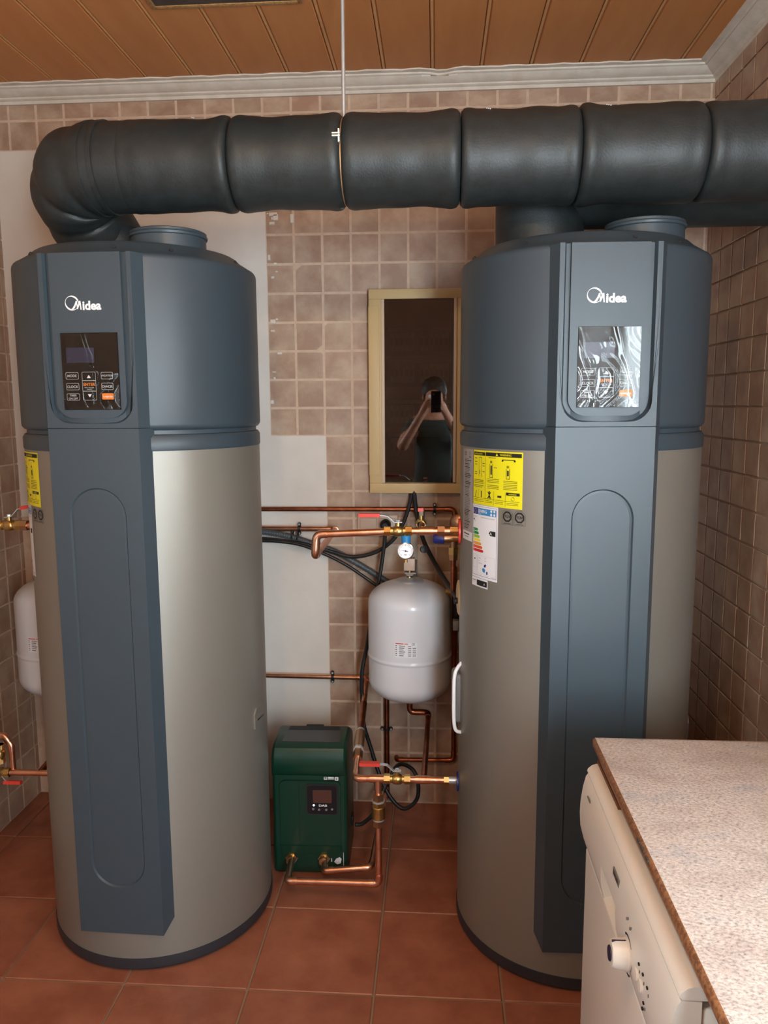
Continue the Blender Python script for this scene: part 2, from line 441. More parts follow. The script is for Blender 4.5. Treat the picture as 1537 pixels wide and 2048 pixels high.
for y0, y1 in ((WY0 + .04, (WY0 + WY1) / 2 + .03), ((WY0 + WY1) / 2 + .07, WY1 - .05)):
    MB().box((XR + .016, y0, WZA + .05), (XR + .020, y1, WZB - .05), CLEAR).build('pane', window_1)

# ceiling: boards running from the camera to the back wall
ceiling = struct(MB().box((XL - .1, YF - .1, ZC + .012), (XR + .1, YB + .1, ZC + .12), BEAD).build('ceiling'))
PW = .1631
pm = MB()
hw = PW / 2
prof = [(-hw + .015, 0), (hw - .004, 0), (hw - .0015, .003), (hw - .0015, .012), (-hw, .012), (-hw, .006), (-hw + .0015, .0025), (-hw + .005, .0008), (-hw + .009, .0022), (-hw + .0115, .0065)]
pm.prism(prof, lambda u, v, h: (u, h, v), YF, YB, PLANK)
k_ = pm.mi(BEADL); n_ = len(prof)
for q in range(5, 9): pm.m[2 + q] = k_      # the paler tongue bead along one edge
pm0 = pm.build('plank', angle=25)
for i in range(-3, 14):
    xc = -1.166 + (i + .5) * PW
    if xc + hw < XL or xc - hw > XR: continue
    if i == -3 + 0: pass
    if pm0.parent is None:
        pm0.location = (xc, 0, ZC); pm0.parent = ceiling
    else: copy_of(pm0, (xc, 0, ZC), ceiling)

# plaster cornice (back and right), mitred
cp = [(0, 2.612), (.010, 2.612), (.012, 2.617), (.012, 2.622), (.018, 2.6235), (.022, 2.627), (.023, 2.631), (.030, 2.633), (.040, 2.638), (.050, 2.645),
      (.055, 2.650), (.058, 2.650), (.061, 2.648), (.064, 2.650), (.065, 2.654), (.080, 2.656), (.081, 2.6605), (0, 2.6605)]
def cornice(name, ends):
    mb = MB(); n = len(cp); vs = []; fs = []
    k = len(ends(0, 0))
    grid = [ends(d, z) for d, z in cp]
    for g in grid: vs += g
    for i in range(n):
        j = (i + 1) % n
        for q in range(k - 1): fs.append([i * k + q, i * k + q + 1, j * k + q + 1, j * k + q])
    mb.add(vs, fs, CORNICE); return struct(mb.build(name, angle=30))
def back_ends(d, z):
    out = []
    for q in range(81):
        x = (XL + d) + (XR - d - XL - d) * q / 80
        zz = z
        if d > .06 and abs(x - .010) < .045: zz = z + .0005 - .0     # chipped stretch
        dd = d
        if d > .05: dd = d - max(0, .022 * (1 - abs(x - .008) / .05)) - .0025 * (math.sin(q * 2.3) + math.sin(q * 5.1)) * (1 if d > .07 else 0)
        out.append((x, YB - dd, zz))
    return out
cornice('trim_1', back_ends)
cornice('trim_2', lambda d, z: [(XR - d, YF, z), (XR - d, YB - d, z)])
cornice('trim_3', lambda d, z: [(XL + d, YF, z), (XL + d, YB - d, z)])

# recess cut in the boards near the top of the frame
h = thing('ceiling_recess', 'rough pale-edged rectangular cut-out in the wooden plank ceiling', 'recess', (-.59, 2.0, ZC))
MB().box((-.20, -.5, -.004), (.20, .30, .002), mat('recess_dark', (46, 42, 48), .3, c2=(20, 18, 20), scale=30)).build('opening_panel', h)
e = MB()
e.box((-.205, .296, -.006), (.205, .314, .002), mat('chipboard', (188, 146, 92), .8, c2=(150, 108, 64), scale=120), .002)
e.box((-.215, -.5, -.006), (-.200, .314, .002), MATS['chipboard'], .002); e.box((.200, -.5, -.006), (.212, .314, .002), MATS['chipboard'], .002)
e.build('raw_edge', h)

# ------------------------------------------------------------------ heat-pump water heaters
def ring2d(cx, cy, ro, thick):
    """crescent-like ring: heavier at the upper left / lower right"""
    v = []; f = []; n = 40
    for k in range(n):
        a = 2 * math.pi * k / n; ri = ro - thick * (.62 + .38 * math.cos(2 * (a - R(55))))
        v += [(cx + ro * math.cos(a), cy + ro * math.sin(a)), (cx + ri * math.cos(a), cy + ri * math.sin(a))]
    for k in range(n):
        j = (k + 1) % n; f.append([2 * k, 2 * j, 2 * j + 1, 2 * k + 1])
    return v, f
def rrect(x0, y0, x1, y1, rad, n=4):
    out = []
    for cx, cy, a0 in ((x1 - rad, y1 - rad, 0), (x0 + rad, y1 - rad, 90), (x0 + rad, y0 + rad, 180), (x1 - rad, y0 + rad, 270)):
        for k in range(n + 1):
            a = R(a0 + 90 * k / n); out.append((cx + rad * math.cos(a), cy + rad * math.sin(a)))
    return out
def outline(poly, t):
    cx = sum(p[0] for p in poly) / len(poly); cy = sum(p[1] for p in poly) / len(poly)
    xs = [p[0] for p in poly]; ys = [p[1] for p in poly]; wx = (max(xs) - min(xs)) / 2; wy = (max(ys) - min(ys)) / 2
    inn = [(cx + (x - cx) * (wx - t) / wx, cy + (y - cy) * (wy - t) / wy) for x, y in poly]; n = len(poly)
    return list(poly) + inn, [[i, (i + 1) % n, n + (i + 1) % n, n + i] for i in range(n)]

def make_heater(X, Y, rz, label, right_side):
    h = thing('water_heater', label, 'water heater', (X, Y, 0), rz, None)
    MB().lathe([(.30, 0), (.318, .003), (.326, .010), (.3275, .016), (.3275, .042), (.31, .042)], BASE, seg=96).build('base_ring', h)
    MB().lathe([(.325, .040), (.325, 1.438)], STEEL, seg=128).build('jacket', h)
    MB().lathe([(.3258, 1.436), (.3272, 1.440), (.3272, 1.468), (.322, 1.476), (.316, 1.478), (.316, 1.488), (.322, 1.490), (.3275, 1.497),
                (.3285, 1.503), (.3275, 1.908), (.3267, 1.914), (.3235, 1.9195), (.318, 1.9225), (.289, 1.941), (.276, 1.953), (.270, 1.9565), (.262, 1.958), (.245, 1.958), (0, 1.958)],
               NAVY, seg=128).build('top_shroud', h)
    # round duct collars on the lid
    for cx, cy in ((.133, -.11), (-.105, .09)):
        MB().lathe([(.098, 1.950), (.097, 1.985), (.101, 1.987), (.102, 1.992), (.099, 1.996), (.099, 2.001), (.095, 2.003), (.091, 2.001), (.091, 1.957), (0, 1.957)],
                   NAVY, (cx, cy, 0), seg=64).build('duct_collar', h)
    for a in (38, -38, 12, 80, -80):
        sc = MB(); sc.cyl((.296 * math.sin(R(a)), -.296 * math.cos(R(a)), 1.932), (.303 * math.sin(R(a)), -.303 * math.cos(R(a)), 1.9365), .005, BASE, 12); sc.build('lid_screw', h)
    # lower front panel: flat plate with chamfered flanks
    fp = MB(); nz = 1
    F, Ch, yp = .1175, .1400, -.3302
    z0, z1, rr, zb_, zt_ = .259, 1.343, .0715, .121, 1.4942
    def stad(rad):
        left = [(-rad * math.sin(R(90 * k / 12)), z1 - rr + rad * math.cos(R(90 * k / 12))) for k in range(13)]
        left += [(-rad * math.cos(R(90 * k / 12)), z0 + rr - rad * math.sin(R(90 * k / 12))) for k in range(13)]
        return left
    A_, B_, C_ = stad(rr + .003), stad(rr - .0005), stad(rr - .006)
    for sg in (-1, 1):
        vs = [(sg * -F, yp, z) if 0 else (sg * F, yp, z) for x, z in A_] + [(-sg * x, yp, z) for x, z in A_]
        n = len(A_); fs = [[i, i + 1, n + i + 1, n + i] for i in range(n - 1)]
        fp.add(vs, fs, NAVY)
        fp.add([(sg * F, yp, zb_), (sg * F, yp, zt_), (sg * Ch, -.288, zt_), (sg * Ch, -.288, zb_ + .040)], [[0, 1, 2, 3]], NAVY)
    fp.add([(-F, yp, A_[0][1]), (F, yp, A_[0][1]), (F, yp, zt_), (-F, yp, zt_), (Ch, -.288, zt_), (-Ch, -.288, zt_)], [[0, 1, 2, 3], [3, 2, 4, 5]], NAVY)
    fp.add([(-F, yp, zb_), (F, yp, zb_), (F, yp, A_[-1][1]), (-F, yp, A_[-1][1]), (Ch, -.288, zb_ + .040), (-Ch, -.288, zb_ + .040), (0, -.30, zb_ + .01)], [[0, 1, 2, 3], [1, 0, 6], [4, 1, 6], [0, 5, 6]], NAVY)
    fp.build('front_panel', h, angle=20)
    m_ = MB(); n = len(A_)
    for sg in (-1, 1):
        vs = [(-sg * x, yp, z) for x, z in A_] + [(-sg * x, yp + .0046, z) for x, z in B_] + [(-sg * x, yp + .0040, z) for x, z in C_]
        m_.add(vs, [[i, i + 1, n + i + 1, n + i] for i in range(n - 1)] + [[n + i, n + i + 1, 2 * n + i + 1, 2 * n + i] for i in range(n - 1)], NAVY)
    m_.add([(x, yp + .0040, z) for x, z in C_] + [(-x, yp + .0040, z) for x, z in C_], [[i, i + 1, n + i + 1, n + i] for i in range(n - 1)], NAVY)
    m_.build('oval_recess', h, angle=25)
    # upper front: floor of the U recess, raised border, inner plate
    up = MB()
    F, Ch = .1175, .1400
    yb, yf = -.3180, -.3304
    up.prism([(-Ch, -.288), (-F, yb), (F, yb), (Ch, -.288)], lambda u, v, hh: (u, v, hh), 1.4958, 1.918, NAVY)
    zt = 1.918
    def U(wd, zb, rad, n=8):
        out = [(-wd, zt)]
        for k in range(n + 1): a = R(180 + 90 * k / n); out.append((-wd + rad + rad * math.cos(a), zb + rad + rad * math.sin(a)))
        for k in range(n + 1): a = R(270 + 90 * k / n); out.append((wd - rad + rad * math.cos(a), zb + rad + rad * math.sin(a)))
        out.append((wd, zt)); return out
    inn = U(.106, 1.507, .050); inn2 = U(.101, 1.513, .048)
    n = len(inn)
    # border outer contour follows the same parametrisation
    outr = []
    for i, (x, z) in enumerate(inn):
        if i == 0: outr.append((-F, zt))
        elif i == n - 1: outr.append((F, zt))
        elif i <= n // 2 - 1:
            t = (i - 1) / (n // 2 - 2); outr.append((-F + max(0, t - .5) * 2 * F, zt + (1.4958 - zt) * min(1, t * 2)) if True else None)
        else:
            t = (n - 2 - i) / (n // 2 - 2); outr.append((F - max(0, t - .5) * 2 * F, zt + (1.4958 - zt) * min(1, t * 2)))
    vs = [(x, yf, z) for x, z in outr] + [(x, yf, z) for x, z in inn] + [(x, yb, z) for x, z in inn2] + [(x, yb, z) for x, z in outr]
    fs = []
    for i in range(n - 1):
        fs += [[i, i + 1, n + i + 1, n + i], [n + i, n + i + 1, 2 * n + i + 1, 2 * n + i], [3 * n + i, 3 * n + i + 1, i + 1, i]]
    fs += [[0, n, 2 * n, 3 * n], [n - 1, 2 * n - 1, 3 * n - 1, 4 * n - 1]]
    up.add(vs, fs, NAVY)
    for sg in (-1, 1):   # chamfer from border down to the shroud
        q = [(sg * F, yf), (sg * Ch, -.290), (sg * F, yb + .01)]
        up.prism(q, lambda u, v, hh: (u, v, hh), 1.4958, zt, NAVY)
    up.build('control_surround', h, angle=25)
    ip = MB(); o1 = U(.0905, 1.521, .042); n = len(o1)
    ip.prism([(x * 1.0, z) for x, z in o1], lambda u, v, hh: (u, hh, v), -.317, -.3290, NAVY)
    ip.build('control_plate', h, angle=30)
    # display
    dx0, dx1, dz0, dz1 = -.0705, .0755, 1.541, 1.728
    W_, H_ = dx1 - dx0, dz1 - dz0; yd = -.3298
    D = MB(); D.box((dx0, yd - .0012, dz0), (dx1, yd + .001, dz1), BLACKG, .0006, 1)
    disp = D.build('display', h)
    def at(u, v, lift=.0004): return (dx0 + u * W_, yd - .0012 - lift, dz1 - v * H_)
    q = MB(); q.add([at(.09, .19), at(.58, .19), at(.58, .385), at(.09, .385)], [[0, 1, 2, 3]], LCD); q.build('screen', disp)
    bt = MB()
    def frame(u0, v0, u1, v1, m=PRINT):
        vf = outline(rrect(u0 * W_, v0 * H_, u1 * W_, v1 * H_, .0028), .0007)
        bt.mapped(vf, lambda x, y: (dx0 + x, yd - .0012 - .0004, dz1 - y), m)
    for u0, u1, rows_ in ((.06, .285, ((.51, .60), (.65, .74), (.785, .875))), (.68, .885, ((.51, .60), (.65, .74)))):
        for v0, v1 in rows_: frame(u0, v0, u1, v1)
    frame(.345, .505, .585, .875)
    for v in (.617, .755): bt.add([at(.35, v - .003), at(.58, v - .003), at(.58, v + .003), at(.35, v + .003)], [[0, 1, 2, 3]], PRINT)
    bt.add([at(.465, .545), at(.50, .585), at(.43, .585)], [[0, 1, 2]], WHITE)
    bt.add([at(.465, .835), at(.50, .795), at(.43, .795)], [[0, 1, 2]], WHITE)
    bt.mapped((rrect(.68 * W_, .785 * H_, .885 * W_, .865 * H_, .0025), [list(range(20))]), lambda x, y: (dx0 + x, yd - .0015, dz1 - y), ORANGE)
    def word(t, u, v, size, m, bold=.01):
        bt.mapped(text2d(t, size, bold, 0, 'CENTER'), lambda x, y: (dx0 + u * W_ + x, yd - .0019, dz1 - v * H_ + y), m)
    word('MODE', .17, .570, .0085, PRINT); word('CLOCK', .17, .712, .0085, PRINT); word('TIMER', .17, .823, .0065, PRINT); word('ON OFF', .17, .862, .0065, PRINT)
    word('ENTER', .465, .685, .0100, ORANGE, .02); word('PRESS 3 SECONDS', .465, .715, .0030, PRINT); word('UNLOCK', .465, .738, .0030, PRINT)
    word('VACATION', .785, .565, .0060, PRINT); word('CANCEL', .785, .710, .0075, PRINT); word('E-HEATER', .785, .838, .0055, WHITE)
    bt.build('keypad_print', disp)
    # wrinkled protective film over the display
    fm = MB(); nu, nv = 44, 54; vs = []; fs = []; rg = random.Random(3 if right_side else 5)
    ph = [rg.uniform(0, 6) for _ in range(8)]
    for i in range(nu + 1):
        for j in range(nv + 1):
            u, v = i / nu, j / nv
            wv = math.sin(u * 16 + 5 * math.sin(v * 5 + ph[0]) + ph[1]) * .0009 * (.3 + v) + max(0, math.sin(u * 9 - v * 3.2 + ph[2])) ** 6 * .0022 + max(0, math.sin(u * 7 + v * 4.5 + ph[3])) ** 10 * .002 * v
            vs.append((dx0 + .001 + u * (W_ - .002), yd - .0034 - abs(wv) * .8, dz1 - .001 - v * (H_ - .002)))
    for i in range(nu):
        for j in range(nv): fs.append([i * (nv + 1) + j, (i + 1) * (nv + 1) + j, (i + 1) * (nv + 1) + j + 1, i * (nv + 1) + j + 1])
    fm.add(vs, fs, FILM); fm.build('protective_film', disp, angle=180)
    # raised logo
    lg = MB(); zl, xl, yl = 1.7905, -.052, -.3297
    put = lambda x, y: (xl + x, yl, zl + y)
    vf = ring2d(.0165, .0085, .0178, .0040); lg.mapped(vf, put, WHITE)
    M_ = [(.0105, -.0078), (.0172, -.0035), (.0225, .0040), (.0265, .0135), (.0297, .0135), (.0300, .0030), (.0352, .0135), (.0385, .0135), (.0405, -.0075), (.0372, -.0075),
          (.0362, .0050), (.0310, -.0060), (.0288, -.0060), (.0278, .0060), (.0235, -.0035), (.0170, -.0085)]
    tri = bmesh.new(); bv = [tri.verts.new((x, y, 0)) for x, y in M_]; fc = tri.faces.new(bv); bmesh.ops.triangulate(tri, faces=[fc]); tri.verts.index_update()
    lg.mapped(([(v_.co.x, v_.co.y) for v_ in tri.verts], [[v_.index for v_ in f_.verts] for f_ in tri.faces]), put, WHITE); tri.free()
    lg.mapped(text2d('idea', .0290, .035), lambda x, y: (xl + .0425 + x * 1.0, yl, zl - .0075 + y), WHITE)
    lg.build('logo', h)
    # stickers left of the panel
    rs = .3256
    cyl_at = lambda th, z, r=rs + .0005: (r * math.sin(R(th)), -r * math.cos(R(th)), z)
    y0, y1 = -66.0, -34.6; k = 360 / (2 * math.pi * rs)
    st = MB(); st.patch(y0, y1, 1.287, 1.430, rs, YELLOW, 12)
    r2 = rs + .0004
    tx0 = lambda th, z: (lambda x, y: (r2 * math.sin(R(th + x * k)), -r2 * math.cos(R(th + x * k)), z + y))
    def bar(a, b, z0, z1, m=BLACKP, r=r2): st.patch(a, b, z0, z1, r, m, max(1, int(abs(b - a) / 3)))
    bar(-65.4, -56.3, 1.4165, 1.4255); bar(-55.9, -35.2, 1.4165, 1.4265)
    st.mapped(text2d('WARNING', .0075, .01), lambda x, y: (lambda t: (math.sin(t) * (r2 + .0003), -math.cos(t) * (r2 + .0003), 1.4190 + y))(R(-46.8 + x * k)), YELLOW)
    st.mapped(([(-.004, 0), (.004, 0), (0, .007)], [[0, 1, 2]]), lambda x, y: (lambda t: (math.sin(t) * (r2 + .0003), -math.cos(t) * (r2 + .0003), 1.4185 + y))(R(-48.6 + x * k)), YELLOW)
    st.mapped(text2d('INSTALLATION', .0052, .01), lambda x, y: (lambda t: (math.sin(t) * (r2 + .0003), -math.cos(t) * (r2 + .0003), 1.4190 + y))(R(-64.6 + x * k)), YELLOW)
    bar(-56.15, -56.0, 1.325, 1.415)
    bar(-61.0, -60.85, 1.360, 1.412); bar(-61.0, -58.9, 1.411, 1.412); bar(-58.95, -58.75, 1.360, 1.412)
    bar(-60.5, -60.1, 1.368, 1.378)
    for zz in (1.408, 1.399, 1.392, 1.372, 1.366):
        bar(-64.7, -62.6, zz, zz + .0015)
    for zz in (1.396, 1.389, 1.374): bar(-58.3, -56.6, zz, zz + .0015)
    for cx in (-52.1, -42.2):
        big = cx < -50
        zt_ = 1.405 if big else 1.395
        for s_ in (-1, 1): bar(cx + s_ * .9 - .12, cx + s_ * .9 + .12, 1.362, zt_ - .008)
        bar(cx - .45, cx + .45, 1.369, zt_ - .012); bar(cx - 1.0, cx + 1.0, 1.361, 1.3625)
        for a in range(4): bar(cx - .7 + a * .35, cx - .5 + a * .35, zt_ - .006, zt_)
    bar(-54.0, -49.2, 1.412, 1.4132); bar(-45.5, -38.4, 1.4085, 1.4105); bar(-45.7, -44.8, 1.405, 1.4085); bar(-39.2, -38.2, 1.405, 1.4085)
    bar(-50.5, -48.6, 1.387, 1.3885)
    for rowz in (1.351, 1.347, 1.343, 1.337, 1.333): bar(-65.0, -57.4 - (.8 if rowz < 1.335 else 0), rowz, rowz + .0018, mat('label_text', (120, 112, 30), .6))
    for rowz in (1.357, 1.353, 1.349, 1.341, 1.337, 1.333): bar(-54.6, -47.2, rowz, rowz + .0016, MATS['label_text'])
    for rowz in (1.355, 1.351, 1.346, 1.342, 1.338, 1.334): bar(-44.6, -37.2, rowz, rowz + .0016, MATS['label_text'])
    bar(-65.6, -36.0, 1.3045, 1.3053)
    for a in (-61.4, -56.1, -50.3, -43.4): bar(a - .06, a + .06, 1.291, 1.327)
    st.mapped(([(-.003, 0), (-.001, 0), (.004, .017), (.002, .017)], [[0, 1, 2, 3]]), tx0(-63.6, 1.307), BLACKP)
    bar(-59.2, -58.6, 1.307, 1.324)
    for pol in ([(-.008, 0), (-.005, 0), (.007, .018), (.004, .018)], [(.005, 0), (.008, 0), (-.004, .018), (-.007, .018)], [(-.002, 0), (.002, 0), (.002, .02), (-.002, .02)]):
        st.mapped((pol, [[0, 1, 2, 3]]), tx0(-53.2, 1.306), BLACKP)
    bar(-48.0, -45.6, 1.312, 1.317); bar(-43.0, -35.9, 1.320, 1.3275)
    st.mapped(text2d('WARNING', .0048, .01), lambda x, y: (lambda t: (math.sin(t) * (r2 + .0003), -math.cos(t) * (r2 + .0003), 1.3218 + y))(R(-41.6 + x * k)), YELLOW)
    st.mapped(ring2d(0, 0, .005, .0012), tx0(-39.4, 1.3120), BLACKP)
    for a, b in ((-65, -62), (-60.6, -57), (-55.4, -51.2), (-49.6, -44.6), (-42.6, -36.6)):
        for zz in (1.2995, 1.2955): bar(a, b, zz, zz + .0014, MATS['label_text'])
    st.build('warning_sticker', h, recalc=False)
    en = MB(); en.patch(-66.3, -47.4, 1.089, 1.286, rs, PAPER, 8)
    def bar2(a, b, z0, z1, m, lift=.0004): en.patch(a, b, z0, z1, rs + lift, m, max(1, int(abs(b - a) / 3)))
    for a, b, z0, z1 in ((-65.8, -48.0, 1.2815, 1.2822), (-65.8, -48.0, 1.0952, 1.0960), (-65.8, -65.65, 1.0952, 1.2822), (-48.15, -48.0, 1.0952, 1.2822)): bar2(a, b, z0, z1, NAVYP)
    bar2(-65.4, -61.4, 1.2600, 1.2775, NAVYP); bar2(-61.2, -48.5, 1.2600, 1.2775, BLUEP)
    for kk in range(8):
        a = kk * math.pi / 4; bar2(-63.4 + .95 * math.cos(a) - .15, -63.4 + .95 * math.cos(a) + .15, 1.2688 + .0055 * math.sin(a) - .0008, 1.2688 + .0055 * math.sin(a) + .0008, YEL2, .0008)
    txe = lambda th, z, lift=.0009: (lambda x, y: ((rs + lift) * math.sin(R(th + x * k)), -(rs + lift) * math.cos(R(th + x * k)), z + y))
    en.mapped(text2d('ENERG', .0115, .02), txe(-60.8, 1.2660), PAPER)
    en.mapped(text2d('energia', .0040), txe(-60.8, 1.2620), PAPER)
    for a, z in ((-51.6, 1.2735), (-49.6, 1.2735), (-51.6, 1.2645), (-49.6, 1.2645)):
        en.mapped(([(.0035 * math.cos(q * math.pi / 6), .0035 * math.sin(q * math.pi / 6)) for q in range(12)], [list(range(12))]), txe(a, z), PAPER)
    bar2(-65.2, -62.6, 1.2520, 1.2545, PRINT); bar2(-59, -49.5, 1.2520, 1.2545, PRINT)
    bar2(-65.2, -64.4, 1.243, 1.248, BLACKP); bar2(-64.2, -63.4, 1.240, 1.2425, PRINT)
    for i, (m, ln) in enumerate(((GREEN1, 3.6), (GREEN1, 4.3), (GREEN2, 5.0), (YEL2, 5.7), (ORA2, 6.4), (RED1, 7.2), (RED2, 8.0))):
        zt_ = 1.2225 - i * .0093
        bar2(-65.4, -65.4 + ln, zt_ - .0074, zt_, m)
        en.mapped(([(0, 0), (.0035, .0037), (0, .0074)], [[0, 1, 2]]), txe(-65.4 + ln, zt_ - .0074, .0004), m)
        en.mapped(text2d('ABCDEFG'[i], .0060, .02), txe(-64.9, zt_ - .0059), PAPER)
    bar2(-52.2, -48.8, 1.2085, 1.2215, BLACKP); en.mapped(([(0, 0), (0, .013), (-.0055, .0065)], [[0, 1, 2]]), txe(-52.2, 1.2085, .0004), BLACKP)
    en.mapped(text2d('A', .0100, .02), txe(-52.3, 1.2115), PAPER)
    for a, b, z0, z1 in ((-65.2, -61.9, 1.150, 1.1505), (-65.2, -61.9, 1.115, 1.1155), (-65.2, -65.1, 1.115, 1.1505), (-62.0, -61.9, 1.115, 1.1505), (-61.5, -49, 1.150, 1.1505), (-61.5, -49, 1.100, 1.1005), (-61.5, -61.4, 1.1, 1.1505), (-49.1, -49, 1.1, 1.1505)): bar2(a, b, z0, z1, PRINT)
    bar2(-64.3, -63.3, 1.137, 1.1405, BLACKP); bar2(-60.6, -58.8, 1.142, 1.1445, PRINT); bar2(-60.6, -59.6, 1.135, 1.137, PRINT); bar2(-60.6, -57.5, 1.1285, 1.1305, PRINT)
    bar2(-55.6, -55.2, 1.1440, 1.1460, BLACKP); bar2(-55.6, -55.2, 1.1375, 1.1395, BLACKP)
    en.mapped(([(0, 0), (.006, .001), (.009, .008), (.004, .009), (-.001, .005)], [[0, 1, 2, 3, 4]]), txe(-56.2, 1.121, .0004), NAVYP)
    en.mapped(([(0, 0), (.008, -.003), (.011, .006), (.005, .010), (-.003, .007)], [[0, 1, 2, 3, 4]]), txe(-57.2, 1.109, .0004), BLUEP)
    bar2(-54.6, -53.6, 1.1035, 1.111, NAVYP); bar2(-51.2, -48.6, 1.0975, 1.0990, PRINT)
    en.patch(-66.4, -53.6, 1.064, 1.088, rs - .0001, PAPER, 6)
    bar2(-61.8, -54.0, 1.068, 1.083, BLACKP); bar2(-65.8, -62.8, 1.079, 1.0805, BLACKP); bar2(-65.6, -63.4, 1.074, 1.0755, PRINT)
    en.mapped(text2d('A', .0075, .02), txe(-56.2, 1.0725), PAPER)
    en.build('energy_label', h, recalc=False)
    # grey rating plate round the side
    rp = MB(); rp.patch(-79.5, -66.6, 1.186, 1.430, rs - .0001, mat('grey_label', (160, 158, 156), .5), 6)
    rp.patch(-79.5, -66.8, 1.180, 1.205, rs, PAPER, 5)
    txr = lambda th, z: (lambda x, y: ((rs + .0005) * math.sin(R(th + x * k)), -(rs + .0005) * math.cos(R(th + x * k)), z + y))
    rp.mapped(text2d('CE', .0140, .01), txr(-77.0, 1.4120), BLACKP); rp.patch(-70.4, -70.0, 1.412, 1.424, rs + .0004, BLACKP, 1); rp.patch(-71, -68.8, 1.408, 1.410, rs + .0004, BLACKP, 1)
    rg = random.Random(2)
    z = 1.402
    while z > 1.21:
        rp.patch(-76.8, -68.4 - rg.uniform(0, 3), z, z + .0022, rs + .0004, BLACKP if rg.random() < .35 else GREYP, 2); z -= .0045
    rp.patch(-77, -70, 1.196, 1.199, rs + .0004, BLACKP, 2); rp.patch(-76, -71, 1.189, 1.191, rs + .0004, GREYP, 2)
    rp.build('rating_plate', h, recalc=False)
    # two octagonal test seals
    sl = MB()
    for th in (-42.2, -35.8):
        f = lambda x, y, th=th: ((rs + .0002) * math.sin(R(th + x * k)), -(rs + .0002) * math.cos(R(th + x * k)), 1.266 + y)
        oc = [(.0145 * math.cos(R(22.5 + 45 * q)), .0145 * math.sin(R(22.5 + 45 * q))) for q in range(8)]
        ic = [(.0100 * math.cos(R(22.5 + 45 * q)), .0100 * math.sin(R(22.5 + 45 * q))) for q in range(8)]
        sl.mapped((oc + ic, [[q, (q + 1) % 8, 8 + (q + 1) % 8, 8 + q] for q in range(8)]), f, BLACKP)
        sl.mapped(outline([(-.0165, -.0205), (.0165, -.0205), (.0165, .008), (.008, .0165), (-.008, .0165), (-.0165, .008)], .0005), f, BLACKP)
        sl.mapped(text2d('T\u00dcV', .0095, .02, 0, 'CENTER'), lambda x, y, f=f: f(x, y - .0030), BLACKP)
        sl.mapped(([(-.011, -.0180), (.011, -.0180), (.011, -.0168), (-.011, -.0168)], [[0, 1, 2, 3]]), f, BLACKP)
    sl.build('test_seal', h, recalc=False)
    # carrying handles let into the flanks
    for sg in (-1, 1):
        hd = MB(); c = sg * (88 if sg < 0 else 82)
        hd.M = Matrix.Rotation(R(c), 4, 'Z') @ Matrix.Translation((0, -.325, .70))
        if sg < 0 and right_side:
            hd.box((-.045, -.020, -.075), (.030, .012, .075), GREYP, .012, 3)
            g = hd.build('handle_cover', h)
            lp = MB(); lp.M = hd.M.copy(); lp.sweep(smooth_path([(.036, .004, -.098), (.040, -.012, -.090), (.044, -.018, -.06), (.044, -.019, 0), (.044, -.018, .07), (.040, -.010, .096), (.034, .004, .112)], 5), .0052, WHITE, 10)
            lp.build('handle', h)
        else:
            hd.M = Matrix.Rotation(R(c), 4, 'Z') @ Matrix.Translation((0, -.325, .635))
            hd.prism([(-.034, -.026), (-.034, .018), (-.020, .034), (.03, .034), (.03, -.030), (-.022, -.030)], lambda u, v, hh: (u, hh, v), .01, -.0035, STEEL)
            hd.box((-.022, -.0065, -.004), (.026, -.002, .002), CHROME, .001)
            hd.build('handle', h)
    return h
HL, HR = (-.8438, 2.2137), (.3937, 2.2111)
make_heater(*HL, R(-1.6), 'left slate and silver heat-pump water heater, under the rounded end of the long duct', False)
hR = make_heater(*HR, R(1.2), 'tall slate and silver heat-pump water heater standing behind the worktop and dishwasher', True)

# ------------------------------------------------------------------ insulated ducts
DY, DZ, DR = 2.09, 2.167, .111
d1 = thing('air_duct', 'long black foam-insulated air duct crossing above both water heaters', 'duct', (-.945, 2.303, 2.0))
off = Vector((-.945, 2.303, 2.0))
def sleeve(root, a, b, r, off, name='insulation_sleeve', seed=0, axis='x', ends=(1, 1)):
    a, b = Vector(a) - off, Vector(b) - off; n = 40; pts = []; rr = []; rg = random.Random(seed); p1, p2 = rg.uniform(0, 6), rg.uniform(0, 6)
    L = (b - a).length
    for i in range(n + 1):
        t = i / n
        if i == 0: t = .0
        pts.append(a + (b - a) * t)
        d0, dd1 = t * L, (1 - t) * L
        q = r + .0016 * math.sin(t * 9 + p1) + .0012 * math.sin(t * 17 + p2)
        for d_, on in ((d0, ends[0]), (dd1, ends[1])):
            if on:
                q += .0032 * math.exp(-((d_ - .020) / .015) ** 2)
                if d_ < .010: q -= .007 * (1 - d_ / .010) ** 2
        rr.append(q)
    return MB().sweep(pts, rr, FOAM, 64).build(name, root, angle=60)
SX = [-.815, -.5236, -.2386, .057, .3475, .648, XR - .002]
for i in range(6):
    g = .0012
    r_ = DR + (.001 if i < 3 else .003 if i == 3 else .004)
    sleeve(d1, (SX[i] + g, DY, DZ), (SX[i + 1] - g, DY, DZ), r_, off, seed=i, ends=(1 if i else .3, 1))
el = smooth_path([(-.79, 2.09, 2.167), (-.86, 2.09, 2.167), (-.935, 2.105, 2.164), (-.982, 2.150, 2.142), (-.992, 2.215, 2.090), (-.968, 2.272, 2.030), (-.950, 2.298, 1.985)], 10)
rr = []
for i in range(len(el)):
    q = DR + .001
    for kx, dp in ((14, .004), (22, .006), (33, .006)): q += dp * math.exp(-((i - kx) / 3.0) ** 2)
    for kx in (18, 28, 40): q -= .005 * math.exp(-((i - kx) / 1.3) ** 2)
    rr.append(q)
MB().sweep([p - off for p in el], rr, FOAM, 64).build('elbow', d1, angle=60)
